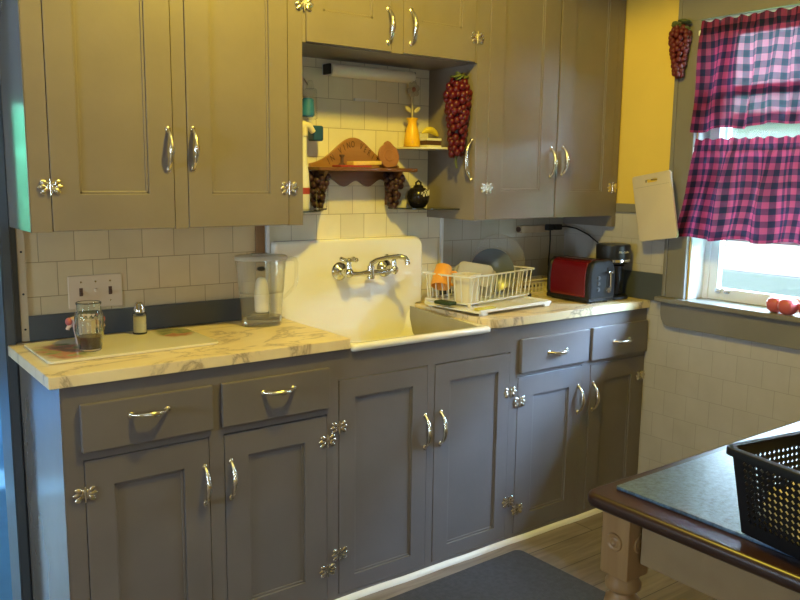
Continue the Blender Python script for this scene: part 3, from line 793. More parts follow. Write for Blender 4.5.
p.rotation_euler = Vector((1, 0, 0)).to_track_quat('-Z', 'Z').to_euler(); p.data.cycles.is_portal = True
p = light('next_room_portal', 'AREA', (-3.175, 3.52, 1.5), 1, (1, 1, 1), shape='RECTANGLE', size=1.15, size_y=1.3)
p.rotation_euler = Vector((0, -1, 0)).to_track_quat('-Z', 'Z').to_euler(); p.data.cycles.is_portal = True
wd = bpy.data.worlds.new('sky'); bpy.context.scene.world = wd; wd.use_nodes = True
bg = wd.node_tree.nodes['Background']; bg.inputs['Color'].default_value = (.56, .78, 1, 1); bg.inputs['Strength'].default_value = 40.0
bpy.context.scene.cycles.transparent_max_bounces = 32
vs = bpy.context.scene.view_settings
vs.view_transform = 'Standard'; vs.look = 'None'; vs.gamma = 1; vs.exposure = 0; vs.use_curve_mapping = False
# ------------------------------------------------------------------ table
tb = thing('kitchen_table', 'dark topped table on a turned pine leg in the right foreground', 'table', (-1.02, -2.02, 0))
bm = BM(); prism(bm, rrect(-1.65, -.40, -2.47, -1.565, .035, 6), 2, .728, .760, .013, seg=4); obj('table_top', bm, TABTOP, tb, world=True)
bm = BM(); box(bm, -1.56, -.49, -1.645, -1.625, .625, .729, .002); box(bm, -1.56, -.49, -2.41, -2.39, .625, .729, .002)
box(bm, -1.60, -1.58, -2.345, -1.69, .625, .729, .002); box(bm, -.47, -.45, -2.345, -1.69, .625, .729, .002)
obj('apron', bm, PINEA, tb, world=True)
def table_leg(x, y):
    bm = BM(); h = .037
    box(bm, x-h, x+h, y-h, y+h, .585, .729, .006)
    lathe(bm, [(0, .03), (.018, .03), (.022, .06), (.028, .10), (.025, .14), (.020, .17), (.030, .20), (.033, .26), (.030, .33), (.026, .40), (.024, .44), (.034, .455), (.036, .47), (.028, .48), (.026, .49), (.036, .50), (.039, .515), (.036, .53), (.028, .538), (.027, .545), (.038, .555), (.039, .565), (.034, .575), (.034, .59), (0, .59)], (x, y, 0), 28)
    box(bm, x-.02, x+.02, y-.02, y+.02, 0, .032, .004)
    l = obj('leg', bm, PINE, tb, world=True)
    for M in ((-1, 0), (0, -1)):
        bm = BM(); lathe(bm, [(0, 0), (.007, .003), (.012, .001), (.0165, .0035), (.019, .0035), (.0205, 0)], (0, 0, 0), 24)
        if M[0]: bm.transform(Matrix.Translation((x-h, y, .665)) @ Matrix.Rotation(-PI/2, 4, 'Y'))
        else: bm.transform(Matrix.Translation((x, y-h, .665)) @ Matrix.Rotation(PI/2, 4, 'X'))
        obj('medallion', bm, PINE, l, world=True)
for x, y in ((-1.593, -1.645), (-1.593, -2.40), (-.46, -1.645), (-.46, -2.40)): table_leg(x, y)
bm = BM(); prism(bm, rrect(-1.585, -.62, -2.40, -1.605, .006, 3), 2, .7605, .7685, .002)
o = obj('table_mat', bm, SLATE); tag(o, 'speckled slate blue mat lying on the dark table top', 'table mat')

# lattice basket
BX, BY, BA = -1.452, -2.03, math.radians(-10)
t = thing('basket', 'black plastic lattice basket standing on the table', 'basket', (BX, BY, .769), BA)
A0, B0, A1, B1, BH = .150, .105, .178, .132, .168   # half sizes: bottom and rim
def lattice(bm, nu, nv, Pf, z0=.14, z1=.90, u0=.08, u1=.92):
    tt = bmesh.new()
    def add(*ps): tt.faces.new([tt.verts.new(Pf(*p)) for p in ps])
    add((0, 0), (1, 0), (1, z0), (0, z0)); add((0, z1), (1, z1), (1, 1), (0, 1)); add((0, z0), (u0, z0), (u0, z1), (0, z1)); add((u1, z0), (1, z0), (1, z1), (u1, z1))
    du, dv = (u1-u0)/nu, (z1-z0)/nv
    for i in range(nu):
        for j in range(nv):
            c = [(u0+i*du, z0+j*dv), (u0+(i+1)*du, z0+j*dv), (u0+(i+1)*du, z0+(j+1)*dv), (u0+i*du, z0+(j+1)*dv)]
            m = ((c[0][0]+c[1][0])/2, (c[0][1]+c[2][1])/2); k = .40
            d = [(m[0], m[1]-k*dv), (m[0]+k*du, m[1]), (m[0], m[1]+k*dv), (m[0]-k*du, m[1])]
            add(c[0], c[1], d[0]); add(c[1], c[2], d[1]); add(c[2], c[3], d[2]); add(c[3], c[0], d[3])
            add(c[0], d[0], d[3]); add(c[1], d[1], d[0]); add(c[2], d[2], d[1]); add(c[3], d[3], d[2])
    bmesh.ops.remove_doubles(tt, verts=tt.verts[:], dist=1e-5); merge(bm, tt)
def wallf(p0, p1, q0, q1):
    p0, p1, q0, q1 = map(Vector, (p0, p1, q0, q1))
    return lambda u, v: (p0.lerp(p1, u)).lerp(q0.lerp(q1, u), v)
cb = [(-A0, -B0), (A0, -B0), (A0, B0), (-A0, B0)]; ct = [(-A1+.008, -B1+.008), (A1-.008, -B1+.008), (A1-.008, B1-.008), (-A1+.008, B1-.008)]
for k in range(4):
    a, c = cb[k], cb[(k+1) % 4]; e, f = ct[k], ct[(k+1) % 4]
    bm = BM(); lattice(bm, 22 if k % 2 == 0 else 16, 10, wallf((*a, .002), (*c, .002), (*e, BH-.004), (*f, BH-.004)))
    o = obj('side', bm, BASK, t, sm=False); m = o.modifiers.new('t', 'SOLIDIFY'); m.thickness = .0032; m.offset = 0
bm = BM(); prism(bm, rrect(-A0, A0, -B0, B0, .012, 4), 2, 0, .004, .001); obj('bottom', bm, BASK, t)
bm = BM(); ro = rrect(-A1-.006, A1+.006, -B1-.006, B1+.006, .022, 6); ri = rrect(-A1+.010, A1-.010, -B1+.010, B1-.010, .014, 6); tt = bmesh.new()
rg = []
for pl, z in ((ro, BH-.014), (ro, BH-.002), (rrect(-A1-.004, A1+.004, -B1-.004, B1+.004, .02, 6), BH), (rrect(-A1+.008, A1-.008, -B1+.008, B1-.008, .014, 6), BH), (ri, BH-.003), (ri, BH-.014)):
    rg.append([tt.verts.new((u, v, z)) for u, v in pl])
for q in range(len(rg)):
    A, B = rg[q], rg[(q+1) % len(rg)]
    for i in range(len(A)): tt.faces.new((A[i], A[(i+1) % len(A)], B[(i+1) % len(A)], B[i]))
bmesh.ops.recalc_face_normals(tt, faces=tt.faces[:]); merge(bm, tt); obj('rim', bm, BASK, t, ang=50)
# crumpled paper inside
bm = BM(); tt = bmesh.new(); bmesh.ops.create_grid(tt, x_segments=34, y_segments=26, size=1); rnd = random.Random(11)
for v in tt.verts:
    x, y = v.co.x, v.co.y; e = max(abs(x), abs(y))
    v.co = Vector((x*.135, y*.092, max(.007, .014+.100*(1-e**6)+.014*math.sin(x*9+y*5)+.010*math.sin(y*13-x*4)+rnd.uniform(-.003, .003))))
merge(bm, tt); o = obj('paper', bm, PAPER, ang=25); o.location = (BX, BY, .773); o.rotation_euler = (0, 0, BA)
m = o.modifiers.new('t', 'SOLIDIFY'); m.thickness = .0015
tag(o, 'crumpled cream paper lying inside the black lattice basket', 'paper')

# floor mat
bm = BM(); prism(bm, rrect(-.62, .62, -.36, .36, .03, 5), 2, .001, .012, .004)
o = obj('floor_mat', bm, FLOMAT); o.location = (-1.44, -.955, 0); o.rotation_euler = (0, 0, math.radians(1.5)); tag(o, 'charcoal grey floor mat in front of the sink cabinet', 'mat')

# ------------------------------------------------------------------ left worktop
WT = .9105
bm = BM(); prism(bm, rrect(-.252, .252, -.148, .148, .018, 5), 2, 0, .009, .003)
o = obj('cutting_board', bm, PRINT); o.location = (-2.205, -.226, WT); o.rotation_euler = (0, 0, math.radians(.6)); tag(o, 'ivory glass cutting board with printed fruit flat on the left worktop', 'cutting board')
ZB = WT+.0095
t = thing('jar', 'ribbed glass jar with dark syrup in the bottom on the ivory board', 'jar', (-2.318, -.283, ZB))
bm = BM(); tt = bmesh.new(); rings = []; seg = 80
prof = [(0, .0), (.029, .0), (.0325, .004), (.0345, .03), (.0385, .044), (.0395, .06), (.0395, .10), (.0375, .111), (.0335, .117), (.0345, .124), (.0335, .133), (.0355, .137), (.0355, .141), (.0335, .142),
        (.032, .138), (.031, .117), (.0355, .108), (.0365, .06), (.0355, .045), (.0315, .03), (.030, .007), (0, .006)]
for r, z in prof:
    if r == 0: rings.append([tt.verts.new((0, 0, z))])
    else: rings.append([tt.verts.new(((r+(.0011*math.cos(20*2*PI*i/seg) if r > .0385 else 0))*math.cos(2*PI*i/seg), (r+(.0011*math.cos(20*2*PI*i/seg) if r > .0385 else 0))*math.sin(2*PI*i/seg), z)) for i in range(seg)])
for A, B in zip(rings[:-1], rings[1:]):
    for i in range(seg):
        j = (i+1) % seg
        if len(A) == 1: tt.faces.new((A[0], B[j], B[i]))
        elif len(B) == 1: tt.faces.new((A[i], A[j], B[0]))
        else: tt.faces.new((A[i], A[j], B[j], B[i]))
bmesh.ops.recalc_face_normals(tt, faces=tt.faces[:]); merge(bm, tt); obj('glass_body', bm, GLASS, t, ang=60)
bm = BM(); lathe(bm, [(0, .0064), (.0297, .0074), (.0312, .03), (.0345, .0425), (0, .0425)], (0, 0, 0), 40); obj('syrup', bm, SYRUP, t)
t = thing('cup', 'pale pink cup with rose red knobs half hidden behind the syrup jar', 'cup', (-2.302, -.185, ZB))
bm = BM(); lathe(bm, [(0, 0), (.026, 0), (.028, .003), (.034, .04), (.041, .075), (.043, .08), (.041, .081), (.038, .075), (.031, .04), (.025, .006), (0, .005)], (0, 0, 0), 36); obj('cup_body', bm, PINKC, t)
for s in (-1, 1):
    bm = BM(); ball(bm, (s*.048, 0, .072), .0105, (1, 1, 1.15)); obj('knob', bm, PINKR, t)
    bm = BM(); tube(bm, [(s*.040, 0, .062), (s*.050, 0, .056), (s*.053, 0, .048)], .006, 8); obj('handle', bm, PINKC, t)
t = thing('salt_shaker', 'faceted glass salt shaker with metal cap at the back of the board', 'shaker', (-2.115, -.117, ZB))
bm = BM(); lathe(bm, [(0, 0), (.021, 0), (.0235, .004), (.0235, .03), (.021, .036), (.0235, .042), (.0235, .066), (.018, .072), (.018, .073), (.0155, .073), (.0155, .068), (.0205, .062), (.0205, .006), (0, .004)], (0, 0, 0), 10); obj('glass_body', bm, PLASTCLR, t, sm=False)
bm = BM(); lathe(bm, [(0, .0045), (.0195, .0065), (.0195, .058), (0, .058)], (0, 0, 0), 24); obj('salt', bm, mat('salt', (.75, .72, .62), .8), t)
bm = BM(); lathe(bm, [(.0185, .070), (.0185, .078), (.0165, .082), (.013, .098), (.009, .102), (0, .103)], (0, 0, 0), 24); obj('cap', bm, CHROME, t)

# pitcher (ellipse in plan, handle towards the sink)
t = thing('water_pitcher', 'clear plastic filter pitcher with a little water beside the sink', 'pitcher', (-1.697, -.150, WT), math.radians(-14))
ES = (1, .62)
bm = BM(); lathe(bm, [(0, 0), (.066, 0), (.070, .004), (.074, .08), (.086, .20), (.090, .236), (.088, .236), (.084, .20), (.072, .08), (.0675, .006), (0, .005)], (0, 0, 0), 48, ES); obj('body', bm, CLEAR, t, ang=60)
bm = BM(); lathe(bm, [(0, .0055), (.0665, .0065), (.0685, .034), (0, .034)], (0, 0, 0), 48, ES); obj('water', bm, WATER, t, ang=60)
bm = BM(); lathe(bm, [(.091, .230), (.093, .232), (.093, .240), (.088, .245), (.05, .247), (0, .247)], (0, 0, 0), 48, ES); box(bm, -.035, .03, -.02, .02, .246, .252, .003); obj('lid', bm, mat('milky_lid', (.70, .66, .55), .3, trans=.5, ior=1.1), t, ang=50)
bm = BM(); lathe(bm, [(.083, .225), (.080, .13), (.076, .115), (.03, .112), (.028, .112), (.078, .117), (.082, .225)], (0, 0, 0), 40, ES, closed=False); obj('funnel', bm, CLEAR, t, ang=50)
bm = BM(); lathe(bm, [(0, .048), (.022, .048), (.024, .05), (.0255, .115), (.023, .125), (.021, .15), (.014, .165), (.008, .168), (0, .168)], (0, 0, 0), 28); cyl(bm, (0, -.0245, .056), (0, -.026, .056), .003, seg=10); o = obj('filter', bm, WHITE, t)
bm = BM(); ball(bm, (-.012, -.0535, .205), .013, (1.15, .15, .62), 20); obj('badge', bm, BLACKP, t)
bm = BM(); tube(bm, [(.084, 0, .226), (.105, 0, .232), (.122, 0, .228), (.126, 0, .215), (.125, 0, .15), (.120, 0, .135), (.105, 0, .118), (.082, 0, .098), (.074, 0, .090)], [.006, .008, .008, .007, .0065, .0065, .0065, .006, .005], 12); obj('handle', bm, CLEAR, t)

# ------------------------------------------------------------------ wall plate
t = thing('switch_plate', 'almond wall plate with three toggle switches on the left tile', 'switch', (-2.218, -.006, 1.053))
bm = BM(); box(bm, -.085, .085, -.006, 0, -.053, .053, .003); obj('plate', bm, mat('almond_plastic', (.66, .53, .38), .35), t)
for i, x in enumerate((-.046, 0, .046)):
    s = 1 if i == 1 else -1
    bm = BM(); box(bm, x-.0055, x+.0055, -.0066, -.0056, -.013, .013); obj('slot', bm, BROWN if i != 1 else bpy.data.materials['almond_plastic'], t, sm=False)
    bm = BM(); box(bm, x-.004, x+.004, -.016, -.006, (0 if s > 0 else -.009), (.009 if s > 0 else 0), .0015); obj('toggle', bm, BROWN if i != 1 else bpy.data.materials['almond_plastic'], t, label='almond toggle' if i == 1 else 'dark brown toggle')
    for z in (-.032, .032):
        bm = BM(); cyl(bm, (x, -.0058, z), (x, -.0072, z), .0026, seg=10); obj('screw', bm, HARD, t)

# ------------------------------------------------------------------ alcove
t = thing('tube_light', 'unlit frosted tube light fixed to the wall under the bridging cabinet', 'light fixture', (-1.172, -.012, 1.815))
bm = BM(); box(bm, -.195, .195, -.022, 0, -.016, .024, .003); obj('housing', bm, WHITEP, t)
bm = BM(); cyl(bm, (-.190, -.048, 0), (.190, -.048, 0), .0235, seg=24); obj('diffuser', bm, TUBE, t)
for s in (-1, 1):
    bm = BM(); box(bm, min(s*.190, s*.199), max(s*.190, s*.199), -.060, -.012, -.017, .021, .003); obj('end_cap', bm, BLACKP, t)
bm = BM(); box(bm, -1.228, -1.118, -.024, -.0125, 1.714, 1.724, .002); o = obj('tile_highlight', bm, WHITE); tag(o, 'thin white bar modelled as a highlight on the tile under the tube light', 'strip')  # solid bar built in place of a bright reflection on the tile

def quarter(x0, s, a, bdep, z0, z1):
    pts = [(x0, -.013)]+[(x0+s*a*math.cos(math.radians(q)), -.013-bdep*math.sin(math.radians(q))) for q in range(0, 91, 9)]
    bm = BM(); prism(bm, pts, 2, z0, z1, .0015); return bm
SH = 1.545
o = obj('corner_shelf', quarter(-.861, -1, .185, .20, SH-.008, SH), mat('pale_shelf', (.62, .58, .42), .3)); tag(o, 'upper corner shelf holding the yellow vase in the sink alcove', 'shelf')
SL = 1.308
DGL = mat('dark_glass', (.03, .035, .03), .08)
o = obj('corner_shelf', quarter(-.861, -1, .20, .21, SL-.006, SL), DGL); tag(o, 'lower dark glass corner shelf under the black round jar', 'shelf')
o = obj('corner_shelf', quarter(-1.617, 1, .225, .20, SL-.006, SL), DGL); tag(o, 'dark glass corner shelf under the bottles on the left of the alcove', 'shelf')

# vase with wooden flower
t = thing('vase', 'bright yellow bottle vase on the upper corner shelf', 'vase', (-.998, -.085, SH+.0005))
bm = BM(); lathe(bm, [(0, 0), (.030, 0), (.033, .004), (.031, .03), (.025, .065), (.018, .088), (.0175, .10), (.024, .112), (.022, .113), (.0155, .10), (.015, .088), (.02, .06), (.026, .01), (0, .006)], (0, 0, 0), 32); obj('vase_body', bm, YELV, t, ang=60)
t = thing('wooden_flower', 'whitewashed wooden flower standing in the yellow vase', 'flower', (-.998, -.085, SH+.01))
bm = BM(); cyl(bm, (0, 0, 0), (0, 0, .20), .0035, seg=10); obj('stem', bm, FLOWERW, t)
for k in range(6):
    a = 2*PI*k/6+.3; bm = BM(); ball(bm, (.020*math.cos(a), -.004, .212+.020*math.sin(a)), .0125, (1, .35, 1), 12); obj('petal', bm, FLOWERW, t)
bm = BM(); ball(bm, (0, -.008, .212), .0095, (1, .6, 1)); obj('flower_centre', bm, COPPER, t)
for s in (-1, 1):
    bm = BM(); ball(bm, (s*.022, -.003, .135), .018, (1, .2, .5), 12, Matrix.Rotation(-s*.6, 4, 'Y')); obj('leaf', bm, FLOWERW, t)
# striped box, banana
t = thing('striped_box', 'low white box with a brown band on the upper corner shelf', 'box', (-.904, -.075, SH+.0005))
bm = BM(); box(bm, -.035, .041, -.03, .03, 0, .010, .0015); box(bm, -.035, .041, -.03, .03, .028, .038, .0015); obj('box_body', bm, WHITE, t)
bm = BM(); box(bm, -.033, .039, -.028, .028, .0095, .0285); obj('band', bm, BROWN, t, sm=False)
bm = BM(); pts = [(-.045+.09*i/12, -.0, .019*math.sin(PI*(i+.6)/12.6)) for i in range(13)]
tube(bm, pts, [.003, .006, .0095, .0115, .0125, .013, .013, .013, .0125, .0115, .0095, .0065, .003], 10)
o = obj('banana', bm, BANANA); o.location = (-.905, -.083, SH+.0515); o.rotation_euler = (0, .06, .1); tag(o, 'small yellow banana lying on the striped box', 'banana')
# round dark jar with scroll
t = thing('round_jar', 'round black jar with white scrollwork on the lower corner shelf', 'jar', (-.963, -.085, SL+.0005))
bm = BM(); lathe(bm, [(0, 0), (.024, 0), (.030, .003), (.042, .022), (.0455, .042), (.042, .062), (.030, .076), (.020, .080), (.019, .086), (.012, .090), (0, .091)], (0, 0, 0), 36); obj('jar_body', bm, mat('black_glaze', (.014, .011, .012), .22), t, ang=60)
bm = BM(); tube(bm, [(-.012, 0, .086), (-.012, 0, .098), (0, 0, .106), (.012, 0, .098), (.012, 0, .086)], .004, 8); obj('handle', bm, BLACKP, t)
bm = BM(); pts = []
for i in range(60):
    q = i/59; a = math.radians(-112+78*q); zz = .052+.009*math.sin(q*26)+.008*q; rr = .0445-.003*abs(q-.4)
    pts.append((rr*math.cos(a), rr*math.sin(a)-.001, zz))
tube(bm, pts, .0015, 6)
pts = [(.0445*math.cos(math.radians(a)), .0445*math.sin(math.radians(a))-.001, .066+.004*math.sin(a*.2)) for a in range(-100, -50, 3)]; tube(bm, pts, .0013, 6)
obj('scrollwork', bm, WHITE, t, label='white scrollwork')

# carved spice shelf
SX = -1.222
t = thing('wine_shelf', 'carved oak shelf with arched back and grape brackets on the sink tile', 'shelf', (SX, -.0125, 1.462))
def bump(x): return .106*math.exp(-((x+.012)/.112)**2)+.008
pts = [(-.205, 0)]+[(-.205+.41*i/40, bump(-.205+.41*i/40)) for i in range(41)]+[(.205, 0)]
bm = BM(); prism(bm, pts, 1, -.016, 0, .003); obj('back_board', bm, OAK, t)
bm = BM(); prism(bm, rrect(-.228, .226, -.118, 0, .012, 3, (0, 0, 1, 1)), 2, -.014, .0, .004); obj('shelf_board', bm, OAKD, t)
pts = [(-.17, -.014)]+[(-.17+.34*i/36, -.052-.012*math.cos(2*PI*i/12)-.010*math.sin(PI*i/36)) for i in range(37)]+[(.17, -.014)]
bm = BM(); prism(bm, pts, 1, -.016, 0, .003); obj('skirt_board', bm, OAKD, t)
bm = BM(); txt = 'IN VINO VERITAS'
for i, ch in enumerate(txt):
    if ch == ' ': continue
    cu = bpy.data.curves.new('t', 'FONT'); cu.body = ch; cu.size = .034; cu.align_x = 'CENTER'; cu.extrude = .0007
    to = bpy.data.objects.new('t', cu); C.objects.link(to); me = to.to_mesh(); tt = bmesh.new(); tt.from_mesh(me); to.to_mesh_clear()
    bpy.data.objects.remove(to); bpy.data.curves.remove(cu)
    x = -.122+.244*i/(len(txt)-1); slope = math.atan2(bump(x+.004)-bump(x-.004), .008)*.75
    tt.transform(Matrix.Translation((x, -.0165, bump(x)-.037)) @ Matrix.Rotation(-slope, 4, 'Y') @ Matrix.Rotation(PI/2, 4, 'X') @ Matrix.Diagonal((.62, 1, 1, 1)))
    merge(bm, tt)
obj('carved_lettering', bm, CARVE, t, sm=False)
def bunch(parent, matl, n, hgt, rad, r, seed, flat=1.0, taper=.75, name='grape'):
    """hanging bunch, origin at the top centre; every berry a part of its own"""
    rnd = random.Random(seed); bm = BM(); ball(bm, (0, 0, 0), r, (1, 1, 1.12), 12); g = obj(name, bm, matl, parent); made = 0; k = 0; spots = []
    while made < n and k < 20000:
        k += 1
        f = rnd.random(); z = -hgt*f
        R = rad*(1-taper*f**1.2)*(min(1, .55+f*3)); a = rnd.uniform(0, 2*PI); q = Vector((R*math.cos(a), R*math.sin(a)*flat, z))
        if any((q-s).length < r*1.35 for s in spots): continue
        spots.append(q); made += 1
    mats = [Matrix.Translation(q) @ Matrix.Diagonal((*(rnd.uniform(.86, 1.08),)*3, 1)) for q in spots]
    g.matrix_basis = mats[0]; copies(name, g, parent, mats[1:])
for s, hx in ((-1, -.188), (1, .150)):
    bm = BM(); prism(bm, [(-.004, -.014), (-.105, -.014), (-.075, -.05), (-.035, -.12), (-.004, -.145)], 0, hx-.008, hx+.008, .002)
    br = obj('bracket', bm, OAKD, t)
    e = BM(); ball(e, (hx, -.045, -.035), .03, (.6, .8, .9), 10); core = obj('bunch_stem', e, CARVE, br)
    base = len(bpy.data.objects)
    rnd = random.Random(20+s); bm = BM(); ball(bm, (0, 0, 0), .0125, (1, 1, 1.1), 12); g = obj('grape', bm, GRAPEP, br); sp = []; k = 0
    while len(sp) < 34 and k < 9000:
        k += 1; f = rnd.random(); R = .036*(1-.7*f); a = rnd.uniform(0, 2*PI)
        q = Vector((hx+s*.004+R*math.cos(a), -.055+.012*f+R*.9*math.sin(a), -.028-.118*f))
        if all((q-w).length > .0155 for w in sp): sp.append(q)
    g.matrix_basis = Matrix.Translation(sp[0]); copies('grape', g, br, [Matrix.Translation(q) for q in sp[1:]])
ZS = 1.4625
# things on the wine shelf
t = thing('wooden_plaque', 'round reddish wooden plaque leaning on the right end of the wine shelf', 'plaque', (-1.085, -.055, ZS+.001), rot=(math.radians(-9), 0, 0))
bm = BM(); bm2 = rrect(-.05, .05, 0, .085, .035, 6); prism(bm, [(-.018, 0)]+[(.048*math.cos(math.radians(a)), .046+.048*math.sin(math.radians(a))) for a in range(-60, 70, 10)]+[(.012, .100), (0, .106), (-.012, .100)]+[(.048*math.cos(math.radians(a)), .046+.048*math.sin(math.radians(a))) for a in range(112, 240, 10)], 1, -.006, .006, .002)
bmesh.ops.recalc_face_normals(bm, faces=bm.faces[:]); obj('plaque_disc', bm, COPPER, t)
bm = BM(); lathe(bm, [(0, 0), (.018, .001), (.022, .0025), (.024, 0)], (0, 0, 0), 24); bm.transform(Matrix.Translation((0, -.006, .048)) @ Matrix.Rotation(PI/2, 4, 'X')); obj('rosette', bm, COPPER, t)
t = thing('candle_tray', 'small red tray with a dark peg on the wine shelf', 'tray', (-1.295, -.075, ZS))
bm = BM(); box(bm, -.05, .09, -.032, .028, 0, .008, .002); obj('tray_base', bm, REDW, t)
bm = BM(); lathe(bm, [(0, .008), (.014, .008), (.012, .012), (.006, .016), (.006, .036), (.010, .040), (.010, .046), (0, .047)], (-.026, -.004, 0), 18); obj('peg', bm, BROWN, t)
bm = BM(); prism(bm, [(-.062, -.028), (.078, -.014), (.078, .022), (-.062, .022)], 2, 0, .015, .003); o = obj('butter_slab', bm, CHEESE); o.location = (-1.225, -.078, ZS+.0088); o.rotation_euler = (0, math.radians(-2), 0); tag(o, 'pale yellow wedge block lying across the red tray on the wine shelf', 'block')

# left of the alcove
t = thing('dish_wand', 'clear dish brush bottle with blue label hanging at the left of the alcove', 'bottle', (-1.448, -.065, 1.555))
bm = BM(); cyl(bm, (0, 0, .075), (0, 0, .185), .026, .024, 24, .004); cyl(bm, (0, 0, .183), (0, 0, .215), .016, .009, 20, .003); obj('bottle_body', bm, CLEAR, t)
bm = BM(); cyl(bm, (-.014, -.004, .085), (-.012, -.004, .150), .026, .022, 24, .004); obj('label_band', bm, BLUEL, t)
bm = BM(); box(bm, .0, .044, -.022, .022, 0, .055, .007, 3); obj('brush_head', bm, BLUEC, t)
bm = BM(); tube(bm, [(0, .02, .20), (0, .045, .222), (0, .062, .218)], .003, 8); obj('hook', bm, CHROME, t)
t = thing('spray_bottle', 'slim white spray bottle standing on the left glass corner shelf', 'bottle', (-1.492, -.095, SL+.0005))
bm = BM(); lathe(bm, [(0, 0), (.018, 0), (.020, .004), (.020, .08), (.017, .13), (.011, .17), (.010, .20), (.010, .265), (0, .266)], (0, 0, 0), 28, (1, .8)); obj('bottle_body', bm, WHITE, t, ang=60)
bm = BM(); tube(bm, [(-.02, 0, .290), (0, 0, .302), (.022, 0, .296), (.038, 0, .276)], [.011, .014, .013, .010], 12); cyl(bm, (0, 0, .262), (0, 0, .295), .013, seg=16); obj('spray_head', bm, CREAMP, t)
bm = BM(); lathe(bm, [(.0205, .055), (.0205, .078)], (0, 0, 0), 28, (1, .8)); obj('red_label', bm, REDW, t)
t = thing('small_glass', 'small clear drinking glass on the left glass corner shelf', 'glass', (-1.452, -.150, SL+.0005))
bm = BM(); lathe(bm, [(0, 0), (.017, 0), (.019, .003), (.022, .075), (.0205, .075), (.0175, .006), (0, .005)], (0, 0, 0), 24); obj('glass_body', bm, PLASTCLR, t, ang=60)

# red grapes on the cabinet side
t = thing('grape_bunch', 'big bunch of red glass grapes hanging inside the alcove on the right', 'grapes', (-.905, -.248, 1.79))
bunch(t, GRAPER, 98, .275, .050, .0140, 4, .85, .62)
bm = BM(); cyl(bm, (0, 0, .02), (0, 0, -.27), .022, .008, 14); obj('stem', bm, GRAPEP, t)
bm = BM(); rnd = random.Random(2)
for k in range(9): ball(bm, (rnd.uniform(-.03, .03), rnd.uniform(-.03, .02), .014+rnd.uniform(-.006, .012)), .022, (1, .7, .28), 10, Matrix.Rotation(rnd.uniform(-.8, .8), 4, 'Y'))
obj('leaves', bm, GREENL, t)
bm = BM(); tube(bm, [(.0, 0, -.265), (-.004, .0, -.30), (.002, 0, -.325)], [.006, .005, .004], 8); obj('tail', bm, GREENL, t)
bm = BM(); tube(bm, [(0, 0, .02), (.025, 0, .035), (.047, 0, .036)], .003, 8); obj('hook', bm, HARD, t)
# berries on the window casing
t = thing('berry_bunch', 'bunch of dull red berries hanging on the window casing', 'grapes', (-.052, -.618, 2.035))
bunch(t, BERRY, 90, .185, .043, .0115, 9, .9, .70, 'berry')
bm = BM(); cyl(bm, (0, 0, .01), (0, 0, -.18), .02, .008, 12); obj('stem', bm, BERRY, t)
bm = BM(); rnd = random.Random(3)
for k in range(8): ball(bm, (rnd.uniform(-.02, .012), rnd.uniform(-.03, .03), .012+rnd.uniform(-.02, .014)), .020, (1, 1, .3), 10, Matrix.Rotation(rnd.uniform(-.8, .8), 4, 'Y'))
obj('leaves', bm, GREENL, t)
bm = BM(); tube(bm, [(0, 0, .01), (.014, 0, .024), (.024, 0, .024)], .003, 8); obj('hook', bm, HARD, t)

# white board hanging on the casing
t = thing('cutting_board', 'ivory board with slot handle hanging tilted on the window casing', 'cutting board', (-.088, -.572, 1.318), rot=(math.radians(-9.5), math.radians(-3), 0))
bm = BM(); pts = rrect(-.0955, .0955, -.139, .139, .012, 5); slot = (-.03, .03, .108, .120)
tt = bmesh.new()
prism(tt, pts, 0, -.006, .006, .0025); merge(bm, tt)
o = obj('board_body', bm, BOARDW, t)
cu = BM(); box(cu, -.02, .02, -.030, .030, .103, .116, .005); co_ = obj('slot_cutter', cu, BOARDW)
m = o.modifiers.new('slot', 'BOOLEAN'); m.operation = 'DIFFERENCE'; m.object = co_; m.solver = 'EXACT'
co_.parent = t
dg = bpy.context.evaluated_depsgraph_get(); me = bpy.data.meshes.new_from_object(o.evaluated_get(dg)); o.modifiers.clear(); o.data = me
bpy.data.objects.remove(co_); smooth(o)
bm = BM(); box(bm, -.0068, -.0060, -.085, .085, .088, .0892); obj('groove', bm, ENAMELG, t, sm=False)
bm = BM(); tube(bm, [(.060, 0, .1125), (.02, 0, .1125), (-.003, 0, .1125)], .0026, 8); obj('hook', bm, HARD, t)

# tomatoes on the sill
def tomato(x, y, r, lab, sc, cut=False):
    t = thing('tomato', lab, 'tomato', (x, y, .9365), 0, 'tomatoes on the window sill')
    bm = BM(); n = 40; prof = [(0, .06*r), (.45*r, 0), (.8*r, .28*r), (r, .82*r), (.93*r, 1.3*r), (.62*r, 1.62*r), (.25*r, 1.66*r), (0, 1.55*r)]
    tt = bmesh.new(); rg = []
    for q, z in prof:
        rg.append([tt.verts.new((0, 0, z))] if q == 0 else [tt.verts.new((q*(1+.03*math.cos(5*2*PI*i/n))*math.cos(2*PI*i/n), q*(1+.03*math.cos(5*2*PI*i/n))*math.sin(2*PI*i/n)*sc, z)) for i in range(n)])
    for A, B in zip(rg[:-1], rg[1:]):
        for i in range(n):
            j = (i+1) % n
            if len(A) == 1: tt.faces.new((A[0], B[j], B[i]))
            elif len(B) == 1: tt.faces.new((A[i], A[j], B[0]))
            else: tt.faces.new((A[i], A[j], B[j], B[i]))
    bmesh.ops.recalc_face_normals(tt, faces=tt.faces[:]); merge(bm, tt); o = obj('tomato_body', bm, TOMATO, t, ang=180)
    m = o.modifiers.new('s', 'SUBSURF'); m.levels = 1; m.render_levels = 1
    bm = BM(); lathe(bm, [(0, 1.57*r), (.16*r, 1.60*r), (.2*r, 1.56*r), (0, 1.5*r)], (0, 0, 0), 12); obj('stem_scar', bm, GREENL, t)
tomato(-.012, -1.085, .036, 'left red tomato of those on the window sill', 1)
tomato(-.030, -1.142, .038, 'red tomato in the middle of those on the window sill', 1)
